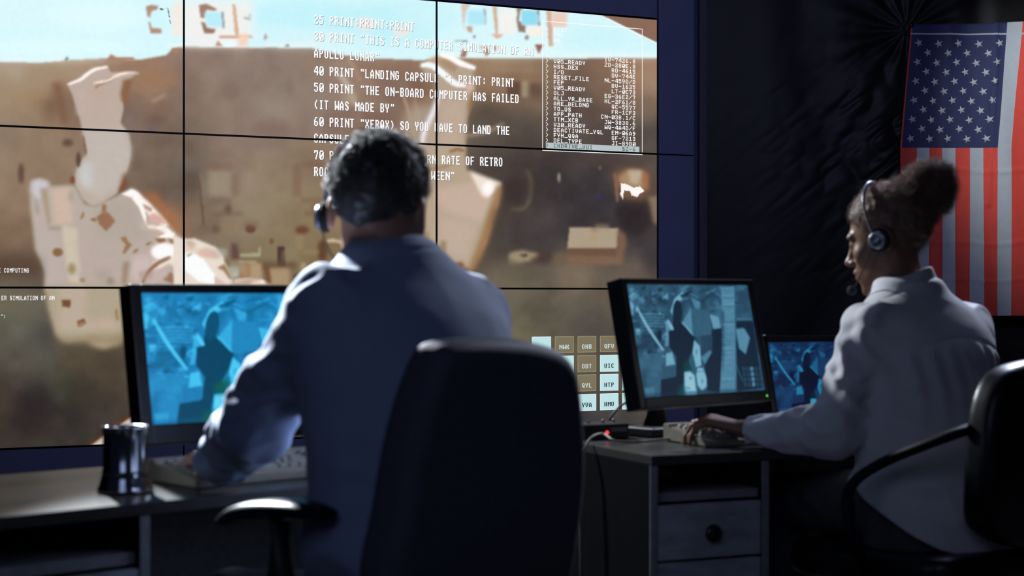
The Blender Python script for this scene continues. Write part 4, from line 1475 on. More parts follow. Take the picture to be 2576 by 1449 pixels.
# laptop
hl = P(1953, 1085, 4.27)
hl[2] = DH + 0.018
lyaw, ltilt = 0.42, 0.27
ld = np.array([math.cos(lyaw), math.sin(lyaw), 0])
ln = np.array([-math.sin(lyaw), math.cos(lyaw), 0])
lu = np.array([0, 0, 1]) * math.cos(ltilt) + ln * math.sin(ltilt)
li = np.cross(lu, ld)
r = empty('laptop', (hl[0] + ld[0] * .16, hl[1] + ld[1] * .16, DH), 'open black laptop with dark blue picture, behind the arm of the woman', 'laptop', None, lyaw)
Mb = frame((hl[0], hl[1], DH), ld[:2], ln[:2])
MB().box((0.165, -0.115, 0.010), (0.33, 0.235, 0.019), 0.004).build('base', M_plastic, r, M=Mb)
ks = MB()
for j in range(5):
    for i in range(13):
        ks.box((0.03 + i * 0.0225, -0.03 - j * 0.021, 0.0205), (0.018, 0.017, 0.003))
ks.build('keys', M_plastic2, r, M=Mb)
MB().box((0.165, -0.19, 0.0195), (0.085, 0.05, 0.0015)).build('touchpad', M_plastic2, r, M=Mb)
Ml = Matrix.Identity(4)
for i, ax in enumerate((ld, li, lu)):
    for j in range(3):
        Ml[j][i] = ax[j]
Ml.col[3] = (hl[0], hl[1], hl[2], 1)
b = MB()
for cx_, cz_, w_, h_ in ((0.006, 0.118, 0.012, 0.236), (0.324, 0.118, 0.012, 0.236), (0.165, 0.227, 0.33, 0.018), (0.165, 0.012, 0.33, 0.024)):
    b.box((cx_, 0.004, cz_), (w_, 0.009, h_), 0.0015)
b.box((0.165, 0.006, 0.118), (0.326, 0.006, 0.232), 0.001)
b.build('lid', M_plastic, r, M=Ml)
me, u, v = grid_mesh('screen', lambda u, v: np.stack([0.012 + u * 0.306, 0 * u + 0.0015, 0.218 - v * 0.194], -1) @ np.array([ld, li, lu]) + hl, 220, 140)
set_picture(me, picture_for(u, v, [(6, 12, 34), (10, 20, 52), (16, 40, 78), (22, 74, 116), (30, 122, 160), (60, 172, 204)], 0.2))
link('screen', me, screen_mat('laptop_picture', 1.0, 0.3), r)
MB().lathe([(0, 0), (0.004, 0.0), (0.004, 0.003), (0, 0.004)], (0.006, 0.003, 0.236), 14, cap0=False, cap1=False).build('corner_cap', M_steel, r, M=Ml)['label'] = 'shiny corner of the lid'

# ---------------------------------------------------------------- keyboards
KEYS = {}


def keycap(wd):
    k = round(wd, 3)
    if k not in KEYS:
        m = MB()
        m.box((0, 0, 0.0045), (wd - 0.002, 0.0165, 0.009), 0.0)
        for v in m.bm.verts:
            if v.co.z > 0.005:
                v.co.x *= (wd - 0.007) / (wd - 0.002)
                v.co.y = v.co.y * 0.72 + 0.001
        bmesh.ops.bevel(m.bm, geom=m.bm.edges[:], offset=0.0012, segments=1, affect='EDGES')
        me = bpy.data.meshes.new('key')
        m.bm.to_mesh(me)
        m.bm.free()
        me.materials.append(M_key)
        KEYS[k] = me
    return KEYS[k]


def keyboard(k, x0, y0, L, Dp, label, numpad, rot=0.0):
    p = on_desk(k, x0, y0)
    ex = ((D1X, D1Y), (D2X, D2Y))[k]
    yaw = math.atan2(ex[0][1], ex[0][0]) + rot
    r = empty('keyboard', p, label, 'keyboard', 'beige keyboards', yaw)
    z0, z1 = 0.016, 0.040
    prof = [(0, 0.002), (0, z0), (0.03, z0 + 0.006), (Dp - 0.035, z1 - 0.004), (Dp - 0.03, z1 + 0.003), (Dp, z1 + 0.003), (Dp, 0.002)]
    bm = bmesh.new()
    A = [bm.verts.new((0, y, z)) for y, z in prof]
    Bv = [bm.verts.new((L, y, z)) for y, z in prof]
    bm.faces.new(A)
    bm.faces.new(Bv[::-1])
    for i in range(len(prof)):
        j = (i + 1) % len(prof)
        bm.faces.new((A[i], Bv[i], Bv[j], A[j]))
    bmesh.ops.recalc_face_normals(bm, faces=bm.faces)
    bmesh.ops.bevel(bm, geom=bm.edges[:], offset=0.0025, segments=2, affect='EDGES')
    me = bpy.data.meshes.new('case')
    bm.to_mesh(me)
    bm.free()
    link('case', me, M_beige, r, world=False)
    sl = (z1 - z0 - 0.010) / (Dp - 0.065)
    yy = np.linspace(0.032, Dp - 0.048, 6)
    u = 0.0188
    rows = [[1.5, 1.25, 1.25, 6, 1.25, 1.25, 1.5], [2.25] + [1] * 10 + [2.75], [1.75] + [1] * 11 + [2.25], [1.5] + [1] * 12 + [1.5], [1] * 13 + [2], [1] * 4 + [-0.33] + [1] * 4 + [-0.33] + [1] * 5 + [-0.3]]
    span = 15 * u
    sc = min(1.0, (L - 0.03) / span) if not numpad else 1.0
    for rr, row in enumerate(rows):
        x = 0.014
        for q in row:
            if q > 0:
                o = bpy.data.objects.new('key', keycap(q * u * sc))
                C.objects.link(o)
                o.parent = r
                o.location = (x + q * u * sc / 2, yy[rr], z0 + 0.0045 + sl * (yy[rr] - 0.03))
                o.rotation_euler = (math.atan(sl), 0, 0)
            x += abs(q) * u * sc
        if numpad:
            x = 0.014 + 15 * u + 0.022
            for c_ in range(4):
                o = bpy.data.objects.new('key', keycap(u))
                C.objects.link(o)
                o.parent = r
                o.location = (x + (c_ + .5) * u, yy[rr], z0 + 0.0045 + sl * (yy[rr] - 0.03))
                o.rotation_euler = (math.atan(sl), 0, 0)
    return r


keyboard(0, 0.462, 0.105, 0.43, 0.175, 'beige keyboard under the hands of the man on the left desk', True)
keyboard(1, 0.205, 0.118, 0.395, 0.20, 'beige keyboard under the typing hand of the woman', False)

# ---------------------------------------------------------------- mug
mp = P(315, 1240, 2.94)
mp[2] = DH
r = empty('mug', mp, 'polished steel mug with flared foot at the left desk front', 'mug')
prof = [(0.0, 0.0), (0.046, 0.0), (0.0495, 0.003), (0.0495, 0.007), (0.047, 0.010), (0.0465, 0.013), (0.0425, 0.026), (0.0405, 0.036), (0.0412, 0.0385), (0.0395, 0.041), (0.0392, 0.10), (0.0400, 0.114), (0.0412, 0.117), (0.0405, 0.1185), (0.0385, 0.117), (0.0372, 0.11), (0.0365, 0.02), (0.0, 0.018)]
MB().lathe(prof, mp, 56, cap0=False, cap1=False).build('body', M_steel, r)
hd = np.array([-0.05, 0.998, 0])
MB().tube([mp + hd * a + np.array([0, 0, z]) for a, z in catmull([(0.0385, 0.100), (0.052, 0.104), (0.064, 0.096), (0.068, 0.075), (0.062, 0.055), (0.050, 0.046), (0.040, 0.045)], 5)], 0.0045, 10).build('handle', M_steel, r)

# ---------------------------------------------------------------- small electronics on the right desk
bp = on_desk(1, 0.102, 0.455)
r = empty('network_box', bp, 'flat black electronics box with a glowing red light on the right desk', 'electronics', None, math.atan2(D2X[1], D2X[0]))
Mx = frame(on_desk(1, 0, 0), D2X, D2Y)
MB().box((0.094, 0.455, 0.019), (0.130, 0.10, 0.036), 0.003).build('case', M_plastic, r, M=Mx)
MB().lathe([(0, 0), (0.0046, 0), (0.0042, 0.002), (0.002, 0.0036), (0, 0.004)], (0.098, 0.405, 0.017), 18, Vector((0, -1, 0)), cap0=False, cap1=False).build('status_led', emit('red_led', (1.0, 0.06, 0.07), 1.6), r, M=Mx)['label'] = 'glowing red light'
MB().box((0.130, 0.4045, 0.024), (0.045, 0.0014, 0.010)).build('front_strip', mat('grey_strip', (0.10, 0.10, 0.12), 0.4), r, M=Mx)
for x in (0.05, 0.075, 0.115, 0.145):
    MB().lathe([(0.0045, 0), (0.0045, 0.004), (0.003, 0.006), (0.003, 0.009)], (x, 0.46, 0.036), 12).build('antenna_socket', M_steel, r, M=Mx)
MB().box((0.016, 0.46, 0.018), (0.024, 0.03, 0.022), 0.003).build('plug', M_plastic2, r, M=Mx)


def cable(name, pts, rad, m, label, cat='cable'):
    pts = catmull(pts, 8)
    o = MB().tube([tuple(p) for p in pts], rad, 8).build(name, m)
    rebase(o, pts[0])
    return tag(o, label, cat)


def dz_pt(px, py, z):
    Y = (CAMH - z) * F / (py - HY)
    return P(px, py, Y)


e = on_desk(1, -0.012, 0.30)
cable('keyboard_cable', [on_desk(1, 0.228, 0.27, 0.012), dz_pt(1640, 1108, DH + 0.0035), dz_pt(1585, 1111, DH + 0.0035), dz_pt(1545, 1108, DH + 0.010), on_desk(1, 0.045, 0.325, 0.022), on_desk(1, 0.0, 0.30, 0.014), on_desk(1, -0.020, 0.30, -0.03), on_desk(1, -0.026, 0.30, -0.12), on_desk(1, -0.028, 0.295, -0.3), on_desk(1, -0.03, 0.28, -0.6), on_desk(1, -0.05, 0.26, -0.745)], 0.0028, mat('beige_cable', (0.24, 0.21, 0.18), 0.5), 'beige cable running over the left edge of the right desk to the floor')
cable('monitor_cable', [on_desk(1, 0.235, 0.53, 0.085), on_desk(1, 0.205, 0.54, 0.070), on_desk(1, 0.18, 0.55, 0.035), on_desk(1, 0.19, 0.568, 0.005)], 0.003, M_plastic2, 'thin black cable drooping behind the electronics box')
cable('black_cable', [on_desk(0, 0.84, 0.42, 0.004), on_desk(0, 0.88, 0.36, 0.02), on_desk(0, 0.92, 0.31, 0.045), on_desk(0, 0.99, 0.30, 0.035), on_desk(0, 1.06, 0.33, 0.004)], 0.003, M_plastic2, 'black cable looping on the left desk behind the beige keyboard')

# ---------------------------------------------------------------- office chairs
M_fab = mat('black_upholstery', (0.085, 0.087, 0.120), 0.65, spec=0.2, var=0.15, scale=150, bump=0.15, bscale=700, sheen=0.05)
M_fabgloss = mat('black_leatherette', (0.005, 0.005, 0.007), 0.36, spec=0.35, var=0.1, scale=60, bump=0.05)
M_rail = mat('matt_black_rail', (0.008, 0.008, 0.010), 0.6, spec=0.12, var=0.08)
M_arm = mat('black_armrest', (0.009, 0.010, 0.013), 0.28, spec=0.16, var=0.05)


def office_chair(label, c, d, rec, px, seat_z, m_back, half, arms, curve=0.22):
    """c: point on the backrest plane, d: unit vector along the backrest to the right, px: outline"""
    d = np.array([d[0], d[1], 0.0])
    fwd = np.array([-d[1], d[0], 0.0])
    up = np.array([0, 0, 1]) * math.cos(rec) - fwd * math.sin(rec)
    nrm = np.cross(d, up)               # towards the back
    cam0 = np.array([0, 0, CAMH])
    pl = []
    for x, y in catmull(px, 5, True):
        ray = np.array([(x - CX) / F, 1.0, -(y - HY) / F])
        t = ((c - cam0) @ nrm) / (ray @ nrm)
        q = cam0 + ray * t - c
        pl.append((q @ d, q @ up))
    pl = np.array(pl)
    gc = c + fwd * 0.24
    r = empty('office_chair', (gc[0], gc[1], 0), label, 'chair', 'black office chairs', math.atan2(d[1], d[0]))
    rr = 0.030

    def f(Q):
        q = Q - c
        s, t = q @ d, q @ up
        n_ = q @ nrm + curve * s * s - 0.05 * np.exp(-((t + 0.12) / 0.16) ** 2) * 0.5
        w0 = poly2d(np.stack([s, t], -1), pl) + rr
        w1 = np.abs(n_) - half + rr
        return np.minimum(np.maximum(w0, w1), 0) + np.hypot(np.maximum(w0, 0), np.maximum(w1, 0)) - rr
    corners = np.array([c + d * s + up * t + nrm * n_ for s in (pl[:, 0].min(), pl[:, 0].max()) for t in (pl[:, 1].min(), pl[:, 1].max()) for n_ in (-0.1, 0.1)])
    _, _, me = sdf_mesh('backrest', f, corners.min(0) - 0.03, corners.max(0) + 0.03, 0.007)
    link('backrest', me, m_back, r)
    sc = c + fwd * 0.27
    sc[2] = seat_z - 0.04

    def g(Q):
        q = Q - sc
        s, t, z = q @ d, q @ fwd, q[:, 2]
        a = np.stack([np.abs(s) - 0.17, np.abs(t) - 0.17], -1)
        w0 = np.linalg.norm(np.maximum(a, 0), axis=1) + np.minimum(a.max(1), 0) - 0.07
        w1 = np.abs(z + 0.12 * t * t * np.sign(t)) - 0.04
        w0, w1 = w0 + 0.03, w1 + 0.03
        return np.minimum(np.maximum(w0, w1), 0) + np.hypot(np.maximum(w0, 0), np.maximum(w1, 0)) - 0.03
    _, _, me = sdf_mesh('seat', g, sc - 0.34, sc + 0.34, 0.008)
    link('seat', me, m_back, r)
    b = MB()
    b.tube([c - up * 0.23 + nrm * (half - 0.004), c + np.array([0, 0, seat_z - 0.09 - c[2]]) + nrm * (half + 0.03), sc - np.array([0, 0, 0.06]) - fwd * 0.12], [0.022, 0.026, 0.03], 12, flat=0.6)
    b.build('back_bracket', M_plastic2, r)
    for nm, pts, rad, fl_, mm in arms(c, d, fwd, up, sc):
        MB().tube(pts, rad, 14, flat=fl_).build(nm, mm, r)
    MB().lathe([(0.03, 0.09), (0.03, 0.25), (0.022, 0.25), (0.022, seat_z - 0.09)], (sc[0], sc[1], 0), 20).build('gas_column', M_plastic2, r)
    for k in range(5):
        a = 2 * PI * k / 5 + 0.3
        e_ = np.array([math.cos(a), math.sin(a), 0])
        g0 = np.array([sc[0], sc[1], 0.0])
        lg = MB().tube([g0 + e_ * 0.02 + [0, 0, 0.105], g0 + e_ * 0.16 + [0, 0, 0.10], g0 + e_ * 0.28 + [0, 0, 0.075]], [0.026, 0.022, 0.016], 10).build('leg', M_plastic2, r)
        ax = Vector((-e_[1], e_[0], 0))
        MB().lathe([(0.0, -0.022), (0.022, -0.022), (0.0275, -0.016), (0.0275, 0.016), (0.022, 0.022), (0, 0.022)], g0 + e_ * 0.285 + [0, 0, 0.0285], 20, ax, cap0=False, cap1=False).build('caster', M_plastic2, lg)
    return r


def arms1(c, d, fwd, up, sc):
    out = []
    for sg in (-1, 1):
        side = d * (0.235 if sg < 0 else 0.25) * sg
        if sg < 0:
            a, b_ = P(826, 1293, 2.44), P(566, 1290, 2.60)
        else:
            a = c + side + fwd * 0.10
            b_ = c + side + fwd * 0.33
            a[2] = b_[2] = 0.72
        m_ = (a + b_) / 2
        v = (b_ - a)
        pts = catmull([a, a + v * .2 + [0, 0, .006], m_ + [0, 0, .008], a + v * .8 + [0, 0, .002], b_ - [0, 0, .012]], 5)
        n_ = len(pts)
        rad = [0.040 * max(0.25, math.sin(PI * (0.06 + 0.88 * i / (n_ - 1)))) ** 0.5 for i in range(n_)]
        out.append(('armrest', [tuple(p) for p in pts], rad, 0.38, M_arm))
        q = m_ - v * 0.05
        foot = np.array([sc[0], sc[1], sc[2] - 0.05]) + d * 0.20 * sg + fwd * 0.02
        out.append(('armrest_post', [tuple(q + [0, 0, -0.01]), tuple(q + [0, 0, -0.12]), tuple(q * .7 + foot * .3 + [0, 0, -0.14]), tuple(foot)], [0.028, 0.030, 0.028, 0.024], 0.6, M_plastic2))
    return out


c1d = norm2((0.64, 0.77))
office_chair('black office chair with rounded back behind the seated man', np.array([-0.037, 2.527, 0.85]), c1d, 0.14,
             [(1084, 880), (1120, 860), (1190, 851), (1270, 852), (1340, 862), (1392, 884), (1422, 930), (1433, 1030), (1430, 1130), (1416, 1230), (1398, 1330), (1380, 1450), (1320, 1530), (1150, 1550), (1000, 1540), (925, 1480), (924, 1400), (945, 1310), (985, 1150), (1018, 1040), (1050, 950)], 0.50, M_fab, 0.042, arms1)


def arms2(c, d, fwd, up, sc):
    out = []
    a = [P(2482, 1064, 3.49), P(2440, 1078, 3.45), P(2395, 1094, 3.43), P(2330, 1118, 3.45), P(2250, 1150, 3.50), P(2195, 1178, 3.53), P(2150, 1212, 3.54), P(2132, 1262, 3.54)]
    foot = np.array([sc[0], sc[1], sc[2] - 0.045]) - d * 0.15 + fwd * 0.04
    a.append(np.array([a[-1][0] + .02, a[-1][1], 0.55]))
    a.append(foot)
    pts = catmull(a, 5)
    out.append(('armrest', [tuple(p) for p in pts], 0.0155, 0.75, M_rail))
    mir = []
    for p in a[:-2]:
        q = p - c
        s = q @ d
        mir.append(p - d * (2 * s))
    mir.append(np.array([mir[-1][0], mir[-1][1], 0.55]))
    mir.append(np.array([sc[0], sc[1], sc[2] - 0.045]) + d * 0.15 + fwd * 0.04)
    out.append(('armrest', [tuple(p) for p in catmull(mir, 5)], 0.0155, 0.75, M_rail))
    return out


c2d = norm2((0.8, 0.6))
office_chair('black office chair at right edge with shiny rounded top, behind the woman', np.array([1.113, 3.546, 0.85]), c2d, 0.10,
             [(2436, 1300), (2432, 1220), (2440, 1120), (2455, 1040), (2478, 975), (2512, 932), (2560, 912), (2620, 904), (2680, 912), (2722, 950), (2742, 1040), (2746, 1150), (2735, 1270), (2700, 1340), (2640, 1372), (2560, 1376), (2490, 1362), (2450, 1335)], 0.545, M_fabgloss, 0.040, arms2)
# ---------------------------------------------------------------- people
def near(Q, c, rad, core, fn):
    """evaluate fn only close to c; further away a safe distance is enough"""
    dist = np.linalg.norm(Q - c, axis=1)
    d = dist - core
    m = dist < rad
    if m.any():
        d[m] = fn(Q[m])
    return d


def basis(fx, fy, pitch, roll=0.0):
    f = np.array([fx, fy, 0.0])
    f /= np.linalg.norm(f)
    r = np.array([f[1], -f[0], 0.0])
    u = np.array([0, 0, 1.0])
    f2 = f * math.cos(pitch) - u * math.sin(pitch)
    u2 = u * math.cos(pitch) + f * math.sin(pitch)
    r3 = r * math.cos(roll) + u2 * math.sin(roll)
    u3 = u2 * math.cos(roll) - r * math.sin(roll)
    return np.stack([r3, f2, u3], 1)


def head_sdf(q, fem=0.0):
    """q in the frame of the head: x right, y forward, z up, origin between the ears"""
    x = np.abs(q[:, 0])
    qa = np.stack([x, q[:, 1], q[:, 2]], 1)
    d = ell(q, (0, -0.012, 0.035), (0.0735, 0.094, 0.085))
    d = smin(d, ell(q, (0, 0.030, -0.022), (0.059, 0.060, 0.084)), 0.03)
    d = smin(d, ell(q, (0, 0.044, -0.082), (0.042 - 0.004 * fem, 0.044, 0.032)), 0.03)
    d = smin(d, ell(qa, (0.042, 0.004, -0.060), (0.016, 0.030, 0.034)), 0.025)
    d = smin(d, ell(q, (0, 0.082, -0.107), (0.016, 0.014, 0.013)), 0.022)
    d = smin(d, ell(qa, (0.024, 0.079, 0.024), (0.024, 0.013, 0.009)), 0.016)
    d = smin(d, ell(qa, (0.040, 0.060, -0.024), (0.020, 0.020, 0.019)), 0.022)
    d = smax(d, -ell(qa, (0.031, 0.100, 0.006), (0.017, 0.015, 0.011)), 0.012)
    d = smin(d, ell(qa, (0.031, 0.0765, 0.004), (0.0135, 0.0135, 0.0125)), 0.004)
    d = smin(d, cap(q, (0, 0.086, 0.014), (0, 0.106, -0.026), 0.0075, 0.0105), 0.012)
    d = smin(d, ell(q, (0, 0.109, -0.030), (0.0115, 0.0125, 0.0105)), 0.008)
    d = smin(d, ell(qa, (0.012, 0.097, -0.034), (0.008 + 0.001 * fem, 0.011, 0.008)), 0.007)
    d = smin(d, ell(q, (0, 0.078, -0.063), (0.026, 0.020, 0.024)), 0.02)
    d = smin(d, ell(q, (0, 0.0955, -0.0575), (0.021, 0.0085 + 0.002 * fem, 0.0062 + 0.001 * fem)), 0.005)
    d = smin(d, ell(q, (0, 0.0925, -0.0715), (0.019, 0.0095 + 0.002 * fem, 0.0068 + 0.0015 * fem)), 0.005)
    d = smax(d, -cap(qa, (0, 0.108, -0.0645), (0.021, 0.098, -0.0650), 0.0022, 0.0016), 0.003)
    ear = ell(qa, (0.0775, -0.014, -0.006), (0.008, 0.019, 0.031))
    ear = smax(ear, -ell(qa, (0.086, -0.009, -0.004), (0.007, 0.010, 0.018)), 0.004)
    return smin(d, ear, 0.007)


def hand_sdf(Q, W, f, u, sgn, bend=(0.45, 0.6, 0.35), s=1.0, spread=0.10, lift=0.0):
    f = f / np.linalg.norm(f)
    x = np.cross(f, u) * sgn
    x /= np.linalg.norm(x)
    u = np.cross(x, f) * sgn
    W = np.asarray(W, float)
    d = None
    kn = []
    for i, (kx, kl) in enumerate(((0.027, 0.086), (0.009, 0.090), (-0.010, 0.086), (-0.027, 0.078))):
        k = W + (f * kl + x * kx + u * (0.004 - 0.002 * abs(i - 1))) * s
        kn.append(k)
        c_ = cap(Q, W + x * kx * 0.45 * s, k, 0.0135 * s, 0.0112 * s)
        d = c_ if d is None else smin(d, c_, 0.012)
    fl = ((0.044, 0.026, 0.021), (0.048, 0.030, 0.023), (0.045, 0.028, 0.022), (0.035, 0.021, 0.019))
    for i, k in enumerate(kn):
        a = -0.12 + 0.05 * i
        p = k
        fd = None
        sp = spread * (1.2 - 0.9 * i)
        for j in range(3):
            a += bend[j] * (1.0 + 0.10 * i)
            dr = f * math.cos(a) - u * math.sin(a) + x * sp
            q = p + dr / np.linalg.norm(dr) * fl[i][j] * s
            r0 = (0.0092, 0.0082, 0.0074)[j] * s * (0.86 if i == 3 else 1.0)
            c_ = cap(Q, p, q, r0, r0 * 0.9)
            fd = c_ if fd is None else smin(fd, c_, 0.003)
            p = q
        d = smin(d, fd, 0.006)
    p = W + (f * 0.022 + x * 0.020 - u * 0.006) * s
    for j, (dr, L, r0) in enumerate(((f * .70 + x * .62 - u * .30, 0.044, 0.0135), (f * .88 + x * .32 - u * .30, 0.032, 0.0105), (f * .95 + x * .10 - u * .30, 0.025, 0.0092))):
        q = p + dr / np.linalg.norm(dr) * L * s
        d = smin(d, cap(Q, p, q, r0 * s, r0 * 0.88 * s), 0.008 if j == 0 else 0.003)
        p = q
    return d


def sleeve(Q, a, b, ra, rb, seed, amp=0.005, n=26.0):
    a, b = np.asarray(a, float), np.asarray(b, float)
    ab = b - a
    L = np.linalg.norm(ab)
    ax = ab / L
    w_ = Q - a
    t = np.clip((w_ @ ax) / L, 0, 1)
    rad = w_ - t[:, None] * ab
    r = np.linalg.norm(rad, axis=1)
    e1 = np.cross(ax, [0.3, 0.2, 0.9])
    e1 /= np.linalg.norm(e1)
    e2 = np.cross(ax, e1)
    ca, sa = (rad @ e1) / (r + 1e-6), (rad @ e2) / (r + 1e-6)
    v = vnoise(np.stack([t * L * n + ca * 0.9 + seed, ca * 1.3 + 9 + seed, sa * 1.3 + 5 + t * 2], -1))
    v2 = vnoise(np.stack([t * L * n * 2.2 + sa * 1.4 + seed * 2, ca * 2 + 3, sa * 2 + 7], -1))
    return r - (ra + (rb - ra) * t) - amp * (0.6 - 1.6 * np.abs(v)) - amp * 0.35 * v2


def strands(V, Q, n, length, curl, width, seed, pick=None, down=0.0, lift=1.0):
    rs = np.random.RandomState(seed)
    N = normals_of(V, Q)
    idx = np.arange(len(V)) if pick is None else np.nonzero(pick)[0]
    idx = idx[rs.randint(0, len(idx), n)]
    p = V[idx] - N[idx] * 0.002
    dirn = N[idx] * lift + rs.normal(0, 0.55, (n, 3))
    dirn[:, 2] -= down
    dirn /= np.linalg.norm(dirn, axis=1)[:, None]
    L = length * rs.uniform(0.5, 1.25, n)[:, None]
    side = np.cross(dirn, rs.normal(0, 1, (n, 3)))
    side /= np.linalg.norm(side, axis=1)[:, None]
    bi = np.cross(dirn, side)
    K = 5
    ph = rs.uniform(0, 6.28, n)[:, None]
    rows = []
    for k in range(K):
        t = k / (K - 1)
        c = p + dirn * L * t + curl * L * t * (side * np.cos(ph + t * 5.5) + bi * np.sin(ph + t * 5.5))
        wv = width * (1 - 0.8 * t)
        rows.append((c - side * wv, c + side * wv))
    VV = np.stack([np.stack(r_, 1) for r_ in rows], 1).reshape(-1, 3)
    base = np.arange(n)[:, None] * (2 * K)
    FF = np.concatenate([np.stack([base[:, 0] + 2 * k, base[:, 0] + 2 * k + 1, base[:, 0] + 2 * k + 3, base[:, 0] + 2 * k + 2], 1) for k in range(K - 1)])
    return VV, FF


def join_np(parts):
    Vs, Qs, o = [], [], 0
    for V, Q in parts:
        Vs.append(V)
        Qs.append(Q + o)
        o += len(V)
    return np.concatenate(Vs), np.concatenate(Qs)


def box_of(pts, pad):
    p = np.array(pts)
    return p.min(0) - pad, p.max(0) + pad


M_skin_m = mat('fair_skin', (0.46, 0.24, 0.17), 0.45, spec=0.4, var=0.05, scale=60, sss=0.08)
M_skin_w = mat('brown_skin', (0.20, 0.095, 0.055), 0.42, spec=0.45, var=0.05, scale=60, sss=0.06)
M_shirt = mat('blue_grey_shirt', (0.29, 0.35, 0.52), 0.8, spec=0.25, var=0.04, scale=25, bump=0.10, bscale=900, sheen=0.15)
M_blouse = mat('white_blouse', (0.58, 0.575, 0.60), 0.72, spec=0.3, var=0.03, scale=25, bump=0.06, bscale=900, sheen=0.15)
M_trouser = mat('dark_trousers', (0.022, 0.023, 0.030), 0.85, var=0.15, scale=80, bump=0.15, bscale=600)
M_trouser2 = mat('charcoal_trousers', (0.050, 0.053, 0.060), 0.8, var=0.15, scale=80, bump=0.15, bscale=600)
M_shoe = mat('black_leather', (0.012, 0.012, 0.013), 0.35, var=0.08)
M_hair_m = mat('dark_hair', (0.075, 0.067, 0.062), 0.42, spec=0.6, var=0.3, scale=90)
M_hair_w = mat('dark_brown_curls', (0.19, 0.11, 0.08), 0.6, spec=0.4, var=0.35, scale=60)
M_silver = mat('silver_plastic', (0.32, 0.34, 0.38), 0.28, 0.6, var=0.05)
M_foam = mat('black_foam', (0.012, 0.012, 0.013), 0.95, var=0.3, scale=400, bump=0.4, bscale=900)


